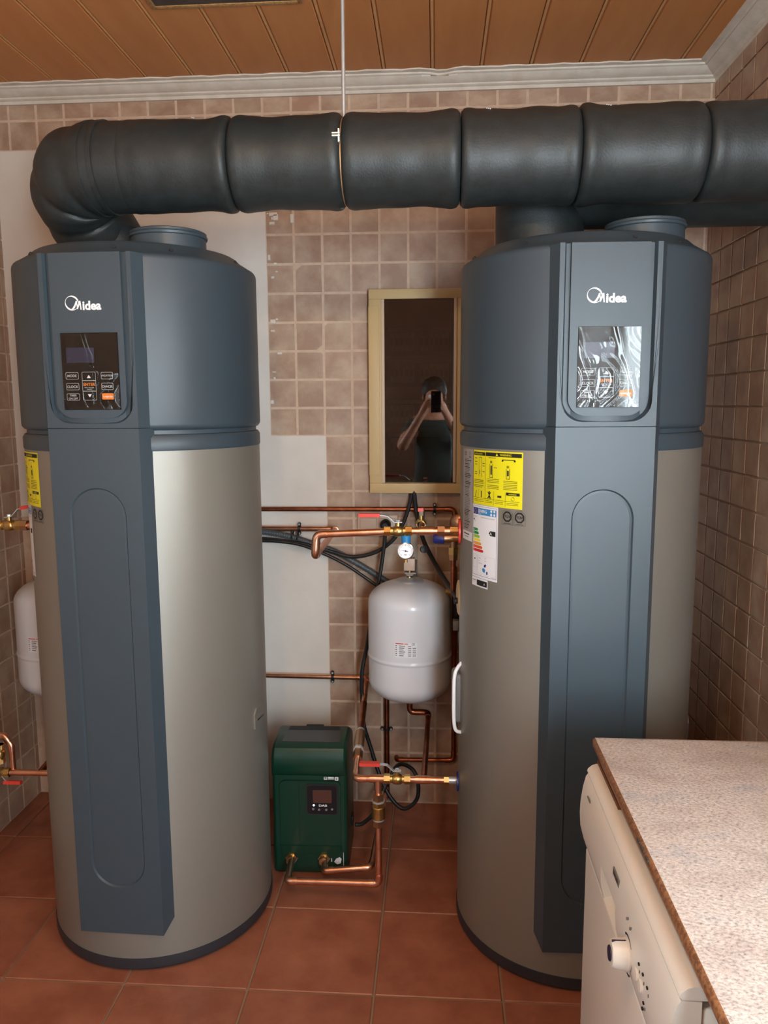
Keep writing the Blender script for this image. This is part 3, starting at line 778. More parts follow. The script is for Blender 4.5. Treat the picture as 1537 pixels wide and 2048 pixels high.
MB().lathe([(.110, 1.958), (.122, 1.962), (.1245, 1.985), (.1240, 2.035), (.118, 2.050), (.100, 2.056)], FOAM, (-.945 - off.x, 2.303 - off.y, -off.z), seg=64).build('lower_sleeve', d1)
for i, r_ in ((9, .1165), (13, .1175)):   # edges of the wrap on the elbow
    p, q = el[i] - off, el[i + 1] - off
    MB().sweep([p, p + (q - p).normalized() * .012], r_, FOAM, 64).build('wrap_edge', d1)
mk = MB()      # small white prints on the foam
for x in (-.62, .12, .41):
    for kx in range(3):
        a = R(62 - kx * 2); mk.M = Matrix.Translation((x - off.x + .004 * kx, DY - off.y - (DR + .0048) * math.cos(a), DZ - off.z + (DR + .0048) * math.sin(a)))
        mk.box((-.0015, -.0010, -.001), (.0015, .0010, .001), PRINT)
    mk.M = Matrix(); mk.build('foam_print', d1); mk = MB()
off2 = Vector((.2887, 2.3011, 2.0))
d2 = thing('air_duct', 'short black foam-insulated duct rising from the right heater and turning under the long one', 'duct', off2)
rv, zc2, yc2 = .124, 2.16, 2.3011
mb = MB(); seg = 64; vs = []; fs = []
rowsd = [('v', 1.958, .112), ('v', 1.964, rv), ('v', 2.0, rv), ('m', -.004, rv), ('m', 0, rv - .006), ('m', .004, rv), ('h', .33, rv), ('h', .62, rv + .002), ('h', XR - .002, rv)]
for kd, val, rad in rowsd:
    for q in range(seg):
        a = 2 * math.pi * q / seg; u, v = rad * math.cos(a), rad * math.sin(a)      # u across (x / -z), v along y
        if kd == 'v': vs.append((u, v, val - 2.0))
        elif kd == 'm': vs.append((u + val, v, zc2 - 2.0 - u + val))
        else: vs.append((val - off2.x, v, zc2 - 2.0 - u))
for i in range(len(rowsd) - 1):
    for q in range(seg): fs.append([i * seg + q, i * seg + (q + 1) % seg, (i + 1) * seg + (q + 1) % seg, (i + 1) * seg + q])
mb.add(vs, fs, FOAM).build('insulation_sleeve', d2, angle=50)
# hanging rod with its clamp
rod = thing('hanging_rod', 'thin galvanised threaded rod holding the long duct to the ceiling', 'rod', (-.2400, DY, ZC))
MB().cyl((0, 0, .01), (0, 0, DZ + DR - ZC - .012), .0050, ZINC, 12).build('rod', rod)
cl = MB(); y0 = -DR - .0030
cl.box((-.0165, y0 - .004, -.4655), (.003, y0 + .012, -.4625), ZINC); cl.box((-.0165, y0 - .004, -.4595), (.003, y0 + .012, -.4565), ZINC)
cl.box((-.002, y0 - .001, -.478), (.002, y0 + .012, -.447), ZINC)
cl.build('clamp', rod)
MB().lathe([(DR - .011, -.0028), (DR - .007, -.0028), (DR - .007, .0028), (DR - .011, .0028)], mat('clamp_strip', (190, 150, 110), .5, metal=.6), (0, 0, DZ - ZC), (1, 0, 0), 64, True).build('strap', rod)

# ------------------------------------------------------------------ expansion vessels
def make_vessel(X, Y, label):
    v = thing('expansion_vessel', label, 'expansion vessel', (X, Y, .006))
    r = .1445; z0, z1, dm = .512, .938, .075
    prof = [(.0, z0)]
    for k in range(1, 13): a = R(90 * k / 12); prof.append((r * math.sin(a) ** .85, z0 + dm * (1 - math.cos(a))))
    prof += [(r, .600), (r, .640), (r, .668), (r, .672), (r + .0025, .675), (r + .0025, .681), (r, .684), (r, .688), (r, .72), (r, .80)]
    for k in range(0, 12): a = R(90 - 90 * k / 12); prof.append((r * math.sin(a) ** .85, z1 - dm * (1 - math.cos(a))))
    prof.append((0, z1))
    MB().lathe(prof, VESSEL, seg=72).build('tank', v, angle=50)
    MB().lathe([(.030, .945), (.047, .940), (.052, .932), (.050, .924), (.040, .922), (.040, .938), (.020, .948)], ZINC, seg=48).build('top_flange', v)
    MB().cyl((0, 0, .94), (0, 0, .978), .009, BRASS, 16).cyl((0, 0, .955), (0, 0, .963), .014, ZINC, 6).build('top_nipple', v)
    MB().cyl((0, 0, .490), (0, 0, .516), .014, BRASS, 6).build('bottom_nipple', v)
    s = MB(); rr = r + .0006; k = 360 / (2 * math.pi * rr)
    s.patch(-18, 12, .706, .758, rr, PAPER, 8)
    f = lambda th, z: (lambda x, y: ((rr + .0004) * math.sin(R(th + x * k)), -(rr + .0004) * math.cos(R(th + x * k)), z + y))
    s.patch(-17, -6, .7525, .7555, rr + .0004, RED2, 3); s.patch(-5, 0, .7525, .7555, rr + .0004, RED1, 2)
    s.mapped(text2d('CE', .009, .01), f(4.5, .7500), BLACKP)
    for i in range(6):
        z = .745 - i * .0066
        for a, b in ((-17, -15), (-12, -4 - (i % 3)), (0, 4), (6, 10.5)):
            if i == 0 and a > 5: continue
            s.patch(a, b, z, z + .0024, rr + .0004, BLACKP if (i + int(a)) % 2 else GREYP, 2)
    s.build('sticker', v, recalc=False)
    # bracket to the wall
    b = MB(); d = YB - Y - .003
    BR = mat('dull_steel', (150, 136, 122), .55, metal=.4); b.box((-.022, d - .004, .90), (.022, d, 1.075), BR, .001); b.box((-.017, -.012, .962), (.022, d, .967), BR)
    b.build('wall_bracket', v)
    MB().box((-.019, -.020, .975), (.019, .012, 1.017), SWITCH, .002).build('mounting_block', v)
    MB().lathe([(0, 0), (.012, .002), (.013, .02), (.0, .022)], RUBBER, (.045, .06, 1.035), (0.3, -1, .2), 16).build('valve_cap', v)
    return v
VX, VY = -.0917, 2.630
make_vessel(VX, VY, 'white enamelled expansion vessel hung on the tiled wall between the heaters')
make_vessel(-1.352, 2.62, 'white expansion vessel half hidden in the left corner behind the left heater')

# ------------------------------------------------------------------ copper pipework
RP = .0088
def ball_valve(c, axis, lever_dir, label, lever_len=.095, L=.062, r=.0145, up=(0, 0, 1), grip_tilt=.0, stem=.030, long_grip=.048):
    """body on axis, stem along up, lever along lever_dir with a red sleeve"""
    c = Vector(c); ax = Vector(axis).normalized(); ld = Vector(lever_dir).normalized(); upv = Vector(up).normalized()
    t = thing('ball_valve', label, 'valve', c)
    b = MB(); b.lathe([(r * .80, -L / 2), (r * .80, -L * .18), (r * 1.0, -L * .14), (r * 1.12, 0), (r * 1.0, L * .14), (r * .80, L * .18), (r * .80, L / 2)], BRASS, (0, 0, 0), ax, 24)
    b.hexnut(ax * (-L / 2), ax * (-L * .27), r, BRASS); b.hexnut(ax * (L * .27), ax * (L / 2), r, BRASS)
    b.build('body', t)
    MB().cyl(upv * .008, upv * stem, .0075, BRASS, 16).hexnut(upv * (stem - .002), upv * (stem + .007), .0062, ZINC).build('stem', t)
    side = ld.cross(upv).normalized(); a0 = upv * stem; pth = [a0 - ld * .012, a0 + ld * .010, a0 + ld * .030 + upv * .018, a0 + ld * .045 + upv * .020, a0 + ld * lever_len + upv * .020]
    lm = MB()
    def strip(mb, pts, w_, th, m):
        vs = []; fs = []
        for i, p in enumerate(pts):
            q = (pts[min(i + 1, len(pts) - 1)] - pts[max(i - 1, 0)]).normalized(); nn = side.cross(q).normalized()
            for s1, s2 in ((-1, -1), (1, -1), (1, 1), (-1, 1)): vs.append(p + side * w_ * s1 + nn * th * s2)
        for i in range(len(pts) - 1):
            for k in range(4): fs.append([i * 4 + k, i * 4 + (k + 1) % 4, i * 4 + 4 + (k + 1) % 4, i * 4 + 4 + k])
        fs += [[3, 2, 1, 0], [len(vs) - 4 + q for q in range(4)]]
        return mb.add(vs, fs, m)
    lev = strip(lm, pth, .0065, .0012, ZINC).build('lever', t)
    g0 = a0 + ld * (lever_len - long_grip) + upv * .020; g1 = a0 + ld * (lever_len + .004) + upv * .020
    strip(MB(), [g0, g0 + ld * .003, g1 - ld * .003, g1], .0085, .0050, REDL).build('grip', lev)
    return t
def clip(root, c, axis, wall_dir):
    """black two-piece pipe clip"""
    c = Vector(c); m = MB(); ax = Vector(axis); wd = Vector(wall_dir); o = ax.cross(wd).normalized()
    m.lathe([(RP + .0005, -.005), (RP + .0040, -.005), (RP + .0040, .005), (RP + .0005, .005)], RUBBER, c, ax, 20, True)
    for s_ in (-1, 1): m.cyl(c + o * s_ * .017 - wd * .006, c + o * s_ * .017 + wd * .006, .0062, RUBBER, 10); m.cyl(c + o * s_ * .017 - wd * .008, c + o * s_ * .017 - wd * .005, .0038, ZINC, 8)
    m.cyl(c + wd * .006, c + wd * .022, .004, RUBBER, 8)
    return m.build('pipe_clip', root)
YW = YB - .022
E_ = thing('copper_pipe', 'upper copper pipe along the back wall under the cabinet', 'pipe')
pipe(E_, [(-1.19, YW, 1.1615), (.068, YW, 1.1650), (.068, YW, 1.02)], RP, COPPERD); clip(E_, (-.006, YW, 1.1648), (1, 0, 0), (0, 1, 0))
E_ = thing('copper_pipe', 'copper pipe doubling forward from the wall into the right heater above the vessel', 'pipe')
YH = 2.205
pipe(E_, [(-1.19, YW, 1.090), (-.372, YW, 1.089), (-.353, YH, 1.112), (-.348, YH, 1.176), (-.110, YH, 1.187), (.075, YH, 1.189)], .0105, COPPER)
clip(E_, (-.510, YW, 1.0900), (1, 0, 0), (0, 1, 0))
MB().hexnut((.004, YH, 1.1885), (.024, YH, 1.1885), .0165, BRONZE).cyl((.024, YH, 1.1885), (.050, YH, 1.189), .0125, BRONZE, 16).hexnut((.040, YH, 1.189), (.062, YH, 1.189), .014, BRASS).build('heater_union', E_)
MB().cyl((-.048, YH, 1.188), (-.008, YH, 1.1885), .0125, COPPER, 16).build('coupling', E_)
MB().cyl((.0635, YH - .006, 1.189), (.0695, YH - .006, 1.189), .036, REDL, 28).build('red_gasket', E_)
ball_valve((-.110, YH, 1.1872), (1, 0, .02), (-1, 0, 0), 'brass ball valve with red lever on the front upper pipe above the gauge', .110, .080, .0150, stem=.026, long_grip=.058)
# branch going back with a second valve seen end-on
E_ = thing('copper_pipe', 'short copper branch running back from the front upper pipe to the wall', 'pipe')
pipe(E_, [(-.043, YH, 1.188), (-.052, YW + .02, 1.163)], RP, COPPERD, False)
ball_valve((-.047, 2.40, 1.179), (0, 1, 0), (0, -1, .10), 'brass ball valve seen end-on with its red lever pointing forward below the cabinet', .075, .060, .0150, stem=.026, long_grip=.034)
# gauge
g = thing('pressure_gauge', 'round white-faced pressure gauge on a blue fitting above the vessel', 'gauge', (-.0880, YH, 1.131))
MB().cyl((0, 0, .010), (0, 0, .052), .0075, BRASS, 14).build('connector', g)
MB().cyl((.001, 0, .022), (.001, 0, .044), .0135, BLUEFIT, 20, .001).build('blue_collar', g)
m = MB(); m.lathe([(0, -.012), (.0235, -.012), (.0245, .010), (.0245, .014), (.0220, .015), (.0215, .011), (0, .011)], CHROME, (0, 0, 0), (0, -1, 0), 40).build('case', g)
m = MB(); fy = -.0116
m.add([(.0214 * math.cos(2 * math.pi * q / 32), fy, .0214 * math.sin(2 * math.pi * q / 32)) for q in range(32)], [list(range(32))], WHITE)
for q in range(25):
    a = R(225 - 270 * q / 24); r0 = .0165 if q % 4 else .0145; w_ = .0004
    dx, dz = math.cos(a), math.sin(a); px, pz = -dz * w_, dx * w_
    m.add([(dx * r0 + px, fy - .0003, dz * r0 + pz), (dx * r0 - px, fy - .0003, dz * r0 - pz), (dx * .0198 - px, fy - .0003, dz * .0198 - pz), (dx * .0198 + px, fy - .0003, dz * .0198 + pz)], [[0, 1, 2, 3]], BLACKP)
m.mapped(text2d('bar', .0065, .01, 0, 'CENTER'), lambda x, y: (x, fy - .0003, y - .0125), BLACKP)
m.build('dial', g, recalc=False)
m = MB(); a = R(168); dx, dz = math.cos(a), math.sin(a)
m.add([(-dx * .007 - dz * .0012, fy - .001, -dz * .007 + dx * .0012), (-dx * .007 + dz * .0012, fy - .001, -dz * .007 - dx * .0012), (dx * .017, fy - .001, dz * .017)], [[0, 1, 2]], BLACKP)
m.cyl((0, fy, 0), (0, fy - .002, 0), .0024, BLACKP, 10); m.build('needle', g)
MB().cyl((0, 0, -.024), (0, 0, -.036), .0055, BRASS, 10).build('plug', g)
# lower wall pipe and the feed with the check valve
E_ = thing('copper_pipe', 'lower copper pipe along the plaster, turning forward beside the green pump', 'pipe')
pipe(E_, [(-1.19, YW, .520), (-.262, YW, .514), (-.243, YH, .425), (-.060, YH, .427)], .0098, COPPER)
clip(E_, (-.3935, YW, .5155), (1, 0, 0), (0, 1, 0))
pt = lambda t: Vector((-.262, YW, .514)).lerp(Vector((-.243, YH, .425)), t)
MB().cyl(pt(.60), pt(.76), .0165, BRONZE, 20, .002).hexnut(pt(.76), pt(.84), .0155, BRONZE).cyl(pt(.58), pt(.60), .0135, ZINC, 16).cyl(pt(.755), pt(.77), .0175, ZINC, 20).build('check_valve', E_)
MB().cyl(pt(.30), pt(.58), .0118, COPPERD, 16).build('coupling', E_)
E_ = thing('copper_pipe', 'lower front copper pipe with red-lever valve entering the right heater near the floor', 'pipe')
pipe(E_, [(-.065, YH, .427), (.075, YH, .428)], .0105, COPPER)
MB().cyl((-.058, YH, .427), (-.014, YH, .4275), .0125, COPPER, 16).build('coupling', E_)
MB().hexnut((.026, YH, .428), (.041, YH, .428), .0155, BRASS).cyl((.041, YH, .428), (.070, YH, .428), .0110, ZINC, 16).build('heater_union', E_)
MB().cyl((.0640, YH - .006, .428), (.0695, YH - .006, .428), .028, BLUECAP, 24).build('blue_gasket', E_)
ball_valve((-.115, YH, .427), (1, 0, 0), (-1, 0, 0), 'brass ball valve with red lever on the low pipe right of the green pump', .110, .080, .0150, stem=.026, long_grip=.058)
# riser from the floor into the tee, with the brass filter body
E_ = thing('copper_pipe', 'vertical copper riser with brass union between floor pipe and low tee', 'pipe')
zf = .030
pipe(E_, [(-.473, 2.362, .062), (-.459, 2.205, .080), (-.1725, YH, .082), (-.1725, YH, .427)], .0105, COPPER, rad=.018)
m = MB(); c = lambda z: (-.1725, YH, z + .070)
m.hexnut(c(.285), c(.310), .0185, BRONZE); m.cyl(c(.283), c(.287), .020, ZINC, 20); m.hexnut(c(.265), c(.283), .0195, BRASS)
m.cyl(c(.228), c(.268), .0205, BRASS, 24, .002); m.cyl(c(.224), c(.229), .0185, ZINC, 20); m.hexnut(c(.203), c(.224), .0175, BRONZE)
m.build('brass_union', E_)
MB().cyl((-.198, YH, .4262), (-.148, YH, .4268), .0125, COPPER, 16).cyl((-.1725, YH, .395), (-.1725, YH, .427), .0125, COPPER, 16).build('tee', E_)
E_ = thing('copper_pipe', 'short copper floor pipe from the right port of the green pump back to the wall', 'pipe')
pipe(E_, [(-.365, 2.362, .062), (-.354, 2.285, .066), (-.204, 2.295, .078), (-.190, YW, .072)], .0098, COPPER, rad=.016)
E_ = thing('copper_pipe', 'vertical dark copper pipe on the wall behind the vessel', 'pipe')
pipe(E_, [(-.187, YW, .03), (-.187, YW, .90)], .0105, COPPERD, False); clip(E_, (-.187, YW, .312), (0, 0, 1), (0, 1, 0))
E_ = thing('copper_pipe', 'stepped copper pipe from the low front pipe up to the vessel bottom', 'pipe')
pipe(E_, [(-.034, YH, .428), (-.0245, VY, .464), (VX, VY, .464), (VX, VY, .505)], .0092, COPPERD)
E_ = thing('copper_pipe', 'copper pipe dropping beside the right heater and turning left low on the wall', 'pipe')
pipe(E_, [(.0690, YW, .95), (.0700, YW, .190), (-.146, YW, .186), (-.150, YW + .02, .186)], .0088, COPPERD)
# safety group on the heater side
s = thing('safety_valve', 'bronze safety valve with dark blue cap beside the right heater inlet', 'valve', (.045, 2.36, 1.14))
MB().lathe([(0, -.055), (.016, -.054), (.0185, -.048), (.0185, -.022), (.015, -.020)], BLUECAP, (0.0, 0, 0), (1, 0, 0), 18).build('cap', s)
MB().cyl((-.022, 0, 0), (.03, 0, 0), .0150, BRONZE, 18).cyl((.008, 0, 0), (.008, 0, -.06), .012, BRONZE, 16).hexnut((.008, 0, -.028), (.008, 0, -.050), .0165, BRASS).hexnut((.008, 0, -.05), (.008, 0, -.068), .0145, BRONZE).build('body', s)
MB().cyl((.008, 0, -.065), (.008, 0, -.175), .0088, COPPERD, 14).build('drain_pipe', s)
MB().lathe([(0, 0), (.022, .001), (.023, .008), (.016, .012), (0, .013)], BRONZE, (.020, -.01, .052), (-.4, -1, .15), 20).build('test_knob', s)
c = thing('circulation_pump', 'small black circulation pump with grey plug box behind the vessel', 'pump', (.108, 2.62, .84))
MB().lathe([(0, -.05), (.040, -.05), (.052, -.042), (.054, .02), (.046, .05), (.0, .052)], RUBBER, (0, 0, .02), (1, 0, 0), 24).build('motor', c)
MB().box((-.032, -.05, -.105), (-.002, -.006, -.06), GREYP, .003).box((-.050, -.06, -.055), (-.030, -.03, -.02), GREYP, .003).build('plug_box', c)
MB().box((-.020, -.04, -.06), (.05, .03, -.03), RUBBER, .004).build('terminal_box', c)
MB().hexnut((-.062, -.02, .072), (-.040, -.02, .072), .014, BRASS).cyl((-.075, -.02, .072), (-.02, -.02, .072), .009, BRASS, 14).build('union', c)
MB().cyl((.01, 0, -.03), (.01, 0, -.19), .018, RUBBER, 16).build('pump_neck', c)
fl = thing('connection_cover', 'small cream service cover on the left flank of the right heater', 'cover', (.0725, 2.235, .985))
MB().lathe([(0, 0), (.052, 0), (.052, .006), (.046, .009), (0, .009)], CREAMF, (0, 0, 0), (-1, -.07, 0), 28).build('disc', fl)
MB().lathe([(.008, 0), (.010, .014), (.006, .016)], RUBBER, (-.004, 0, -.01), (-1, -.07, 0), 14).build('grommet', fl)

# left-hand pipework seen past the left heater
YH2 = 2.205
E_ = thing('copper_pipe', 'copper pipe entering the left heater high on its left flank', 'pipe')
pipe(E_, [(-1.162, YH2, 1.198), (-1.58, YH2, 1.198)], .0105, COPPER)
MB().hexnut((-1.235, YH2, 1.198), (-1.215, YH2, 1.198), .0165, BRONZE).build('heater_union', E_)
ball_valve((-1.272, YH2, 1.198), (1, 0, 0), (1, 0, .16), 'brass ball valve with red lever at the left edge beside the left heater', .080, .080, .0155, stem=.026, long_grip=.040)
E_ = thing('copper_pipe', 'thin vertical copper pipe in the left corner above the half-hidden vessel', 'pipe')
pipe(E_, [(-1.47, YW, 1.20), (-1.47, YW, .90)], RP, COPPERD, False); clip(E_, (-1.47, YW, .985), (0, 0, 1), (0, 1, 0))
E_ = thing('copper_pipe', 'low copper pipe entering the left heater near the floor at the left edge', 'pipe')
pipe(E_, [(-1.165, YH2, .415), (-1.43, YH2, .414)], .0095, COPPER); pipe(E_, [(-1.325, YH2 + .01, .415), (-1.325, YH2 + .01, .500), (-1.345, YH2 + .01, .530), (-1.50, YH2 + .01, .530)], .0095, COPPER)
pipe(E_, [(-1.235, YH2, .415), (-1.19, YH2 + .22, .49)], .0095, COPPERD, False, name='branch')
ball_valve((-1.365, YH2, .414), (1, 0, 0), (1, 0, 0), 'lower brass valve whose red lever lies level at the left picture edge', .070, .070, .015, up=(0, -.3, -1), stem=.010, long_grip=.050)
ball_valve((-1.352, YH2 - .01, .480), (0, 0, 1), (0, 0, 1), 'brass valve with upright red lever at the left picture edge', .105, .060, .015, up=(-.15, -1, 0), stem=.02, long_grip=.055)

# ------------------------------------------------------------------ cables and conduits
def cable(name, pts, r, m, label, cat='cable', n=10):
    o = MB().sweep(smooth_path(pts, n), r, m, 10).build(name); return tag(o, label, cat, GROUPS.get(name))
cable('power_cable', [(-.089, 2.83, 1.235), (-.108, 2.81, 1.15), (-.150, 2.80, 1.065), (-.22, 2.80, 1.010), (-.31, 2.80, .990), (-.40, 2.80, 1.012), (-.50, 2.80, 1.038), (-.64, 2.80, 1.055), (-.75, 2.80, 1.05)], .0075, RUBBER, 'black cable leaving the cabinet and drooping left along the wall')
cable('power_cable', [(-.082, 2.82, 1.235), (-.070, 2.80, 1.145), (-.045, 2.76, 1.06), (.0, 2.66, .99), (.04, 2.45, .97), (.070, 2.24, .972)], .0080, RUBBER, 'black cable curving from the cabinet right into the right heater')
cable('power_cable', [(-.187, 2.79, 1.10), (-.188, 2.77, 1.05), (-.205, 2.76, .93), (-.232, 2.74, .80), (-.250, 2.72, .68), (-.268, 2.70, .58), (-.268, 2.70, .47), (-.262, 2.70, .38), (-.240, 2.70, .30), (-.205, 2.68, .20), (-.165, 2.66, .125), (-.115, 2.64, .090), (-.068, 2.64, .125), (-.062, 2.64, .190), (-.085, 2.66, .235), (-.140, 2.70, .225), (-.19, 2.66, .145), (-.215, 2.60, .10), (-.255, 2.56, .075), (-.282, 2.55, .075)], .0072, RUBBER, 'black mains cable hanging from the wall socket, coiled low and ending at the green pump')
cd_ = thing('flexible_conduit', 'grey ribbed flexible conduit sloping down behind the white vessel', 'conduit')
path = smooth_path([(-.95, 2.818, 1.10), (-.70, 2.818, 1.085), (-.56, 2.818, 1.065), (-.46, 2.818, 1.035), (-.36, 2.818, .998), (-.24, 2.818, .93), (-.10, 2.818, .84), (-.02, 2.818, .78)], 40)
MB().sweep(path, [.0108 if i % 3 else .0122 for i in range(len(path))], CONDUIT, 14).build('tube', cd_, angle=60)
t_ = MB()
for x in (-.515, -.535): t_.lathe([(.0135, -.002), (.016, -.002), (.016, .002), (.0135, .002)], RUBBER, (x, 2.818, 1.062 + (-.515 - x) * .25), (1, 0, -.28), 16, True); t_.box((x - .0015, 2.804, 1.045), (x + .0015, 2.808, 1.09), RUBBER)
t_.build('cable_tie', cd_)
cable('signal_cable', [(-.95, 2.792, 1.055), (-.66, 2.792, 1.050), (-.58, 2.792, 1.047), (-.50, 2.792, 1.035), (-.42, 2.792, 1.005), (-.33, 2.792, .960), (-.22, 2.792, .885), (-.10, 2.792, .80), (-.03, 2.792, .75)], .0060, RUBBER, 'thin black cable running beneath the grey ribbed conduit')

# ------------------------------------------------------------------ wall cabinet
cb = thing('electrical_cabinet', 'cream electrical cabinet with smoked glass door on the tiled wall', 'cabinet', (-.08, YB, 1.226))
X0, X1, Z1 = -.163, .186, .725      # local extents
yf = -.040
f = MB()
f.box((X0, yf, Z1 - .034), (X1, 0, Z1), BEIGE, .0015); f.box((X0, yf, 0), (X1, 0, .036), BEIGE, .0015)
f.box((X0, yf, .036), (X0 + .044, 0, Z1 - .034), BEIGE, .0012); f.box((.151, yf, .036), (X1, 0, Z1 - .034), BEIGE, .0012)
f.box((X0, -.006, 0), (X1, -.001, Z1), BEIGE)
f.build('frame', cb)
MB().box((X0 - .001, yf - .004, .066), (X0 + .038, yf + .004, Z1 - .058), BEIGE, .0012).build('hinge_cover', cb)
d_ = MB(); d_.box((X0 + .044, yf - .002, .037), (X0 + .056, yf + .006, Z1 - .035), BEIGE2, .001); d_.box((.1395, yf - .006, .040), (.150, yf + .006, Z1 - .034), BEIGE2, .0015)
door = d_.build('door', cb)
MB().box((X0 + .054, yf - .0005, .041), (.141, yf + .0025, Z1 - .036), SMOKE).build('smoked_pane', door)
BRK = mat('breaker_white', (205, 200, 196), .5); DIN = mat('terminal_red', (150, 60, 44), .5)
for rz_ in (.545, .435, .29, .17):
    rw = MB().box((X0 + .06, -.012, rz_ - .05), (.137, -.007, rz_ + .05), mat('mount_plate', (120, 84, 70), .6)).build('breaker_row', cb)
    MB().box((X0 + .066, -.016, rz_ + .034), (.133, -.012, rz_ + .048), BRK, .001).build('terminal_strip', rw)
    bm_ = MB(); bm_.box((-.0082, -.022, -.036), (.0082, -.011, .030), BRK, .001); bm_.box((-.0050, -.027, -.014), (.0050, -.021, .010), DIN, .001)
    b0 = bm_.build('breaker', rw); b0.location = (X0 + .082, 0, rz_)
    for k in range(1, 12):
        if rz_ == .17 and k > 5: break
        if k in (5,): continue
        copy_of(b0, (X0 + .082 + k * .0178, 0, rz_), rw)
# double switch plate with plug
sw = thing('switch_plate', 'beige double switch and socket plate behind the upper pipes', 'switch', (-.218, YB, 1.100))
MB().box((-.077, -.010, -.042), (.077, 0, .042), SWITCH, .006, 3).build('plate', sw)
MB().box((-.066, -.014, -.030), (-.004, -.009, .030), SWITCH, .003).build('rocker', sw)
MB().box((.004, -.013, -.030), (.066, -.009, .030), SWITCH, .003).build('socket', sw)
pg = tag(MB().lathe([(0, .052), (.010, .052), (.016, .046), (.0195, .036), (.0205, .020), (.019, .0)], RUBBER, (-.187, YB - .013, 1.108), (0, -1, 0), 24).build('plug'), 'round black mains plug in the beige wall socket', 'plug')

# ------------------------------------------------------------------ green booster pump
pu = thing('booster_pump', 'green box-shaped booster pump on the floor beside the left heater', 'pump', (-.412, 2.368, 0), R(1.5))
hw_ = .1235
prof = [(.010, .0), (.002, .006), (.0, .012), (.0, .110), (.002, .118), (.004, .345), (-.004, .356), (-.008, .372), (-.008, .395), (-.004, .418), (.008, .437), (.026, .446), (.165, .446), (.178, .440), (.250, .405), (.256, .395), (.256, .004), (.250, 0)]
pb = MB(); secs = [(-hw_, .010), (-hw_ + .003, .004), (-hw_ + .010, 0), (hw_ - .010, 0), (hw_ - .003, .004), (hw_, .010)]
vs = []; fs = []; n = len(prof)
cy_ = .13; cz_ = .22
for x, ins in secs:
    for y, z in prof:
        vs.append((x * (1 - .07 * max(0, z - .05) * 0), y + (ins if y < cy_ else -ins), z - (ins if z > .30 else 0)))
for i in range(len(secs) - 1):
    for k in range(n): fs.append([i * n + k, i * n + (k + 1) % n, (i + 1) * n + (k + 1) % n, (i + 1) * n + k])
fs += [list(range(n))[::-1], [(len(secs) - 1) * n + k for k in range(n)]]
pb.add(vs, fs, GREENP); pb.build('housing', pu, angle=28)
fr = MB(); fr.prism(rrect(-.098, .060, .102, .330, .018), lambda u, v, hh: (u, hh, v), .006, -.006, GREENP); fr.build('front_cover', pu)
lb = MB(); lb.prism([(-.092, .070), (.092, .070), (.100, .105), (-.100, .105)], lambda u, v, hh: (u, hh - (v - .07) * .10, v), .004, -.006, GREENP); lb.build('lower_lip', pu)
MB().box((-.034, -.0075, .12), (-.0335, -.0055, .325), BLACKP).build('cover_joint', pu)
lid = MB(); lid.prism([(-.094, .036), (.098, .036), (.092, .158), (-.086, .158)], lambda u, v, hh: (u, v, hh), .440, .4475, DARKP); lid.prism([(-.086, .132), (.090, .132), (.086, .156), (-.082, .156)], lambda u, v, hh: (u, v, hh), .447, .4492, BLACKP); lid.build('top_window', pu, angle=20)
MB().box((-.03, .160, .444), (.03, .172, .450), BLACKP, .002).build('carry_notch', pu)
kp = MB(); kp.prism(rrect(-.010, .215, .095, .322, .010), lambda u, v, hh: (u, hh, v), -.003, -.0105, DARKP)
panel_ = kp.build('control_panel', pu)
q = MB(); q.prism(rrect(-.006, .219, .091, .318, .008), lambda u, v, hh: (u, hh, v), -.0100, -.0112, mat('panel_black', (18, 22, 28), .3)); q.build('keypad', panel_)
q = MB(); q.prism(rrect(.012, .258, .074, .303, .003), lambda u, v, hh: (u, hh, v), -.0110, -.0118, BROWNS); q.build('screen', panel_)
q = MB(); q.mapped(text2d('DAB', .0100, .03, 0, 'CENTER'), lambda x, y: (.045 + x * 1.4, -.0122, .2460 + y), WHITE); q.build('logo', panel_)
q = MB(); q.cyl((.015, -.0108, .2500), (.015, -.0125, .2500), .0032, LED, 14); q.build('indicator', panel_)
for x, z in ((.013, .2365), (.032, .2345), (.056, .2345), (.075, .2365)): MB().cyl((x, -.0108, z), (x, -.0120, z), .0040, GREYP, 14).build('button', panel_)
q = MB()
q.box((.049, -.0068, .337), (.060, -.006, .346), PAPER); q.box((.051, -.0072, .341), (.058, -.0066, .345), GREENP)
for z in (.343, .338): q.box((.063, -.0068, z), (.082, -.006, z + .0032), PAPER)
q.prism(rrect(.0845, .334, .0965, .346, .002), lambda u, v, hh: (u, hh, v), -.005, -.0070, PAPER); q.box((.088, -.0076, .3375), (.093, -.0069, .3425), GREYP)
q.build('print', pu)
for x in (-.063, .045):
    pn = MB(); pn.cyl((x, .004, .060), (x, -.004, .060), .0215, PAPER, 6); pn.hexnut((x, -.003, .060), (x, -.012, .060), .0195, BRASS); pn.cyl((x, -.012, .060), (x, -.034, .063), .0140, BRONZE, 18, .001); pn.build('port', pu)
q = MB(); q.prism([(.078, .045), (.088, .036), (.100, .040), (.103, .055), (.095, .064), (.086, .058)], lambda u, v, hh: (u, hh, v), -.001, -.0018, PAPER); q.cyl((.090, 0, .071), (.090, -.0018, .071), .004, PAPER, 10)
q.box((.068, -.0016, .045), (.071, 0, .062), PAPER); q.box((.1085, -.0006, .032), (.1100, .002, .078), PAPER); q.build('sticker', pu)
MB().box((hw_ - .002, .15, .085), (hw_ + .006, .19, .12), RUBBER, .003).build('cable_entry', pu)

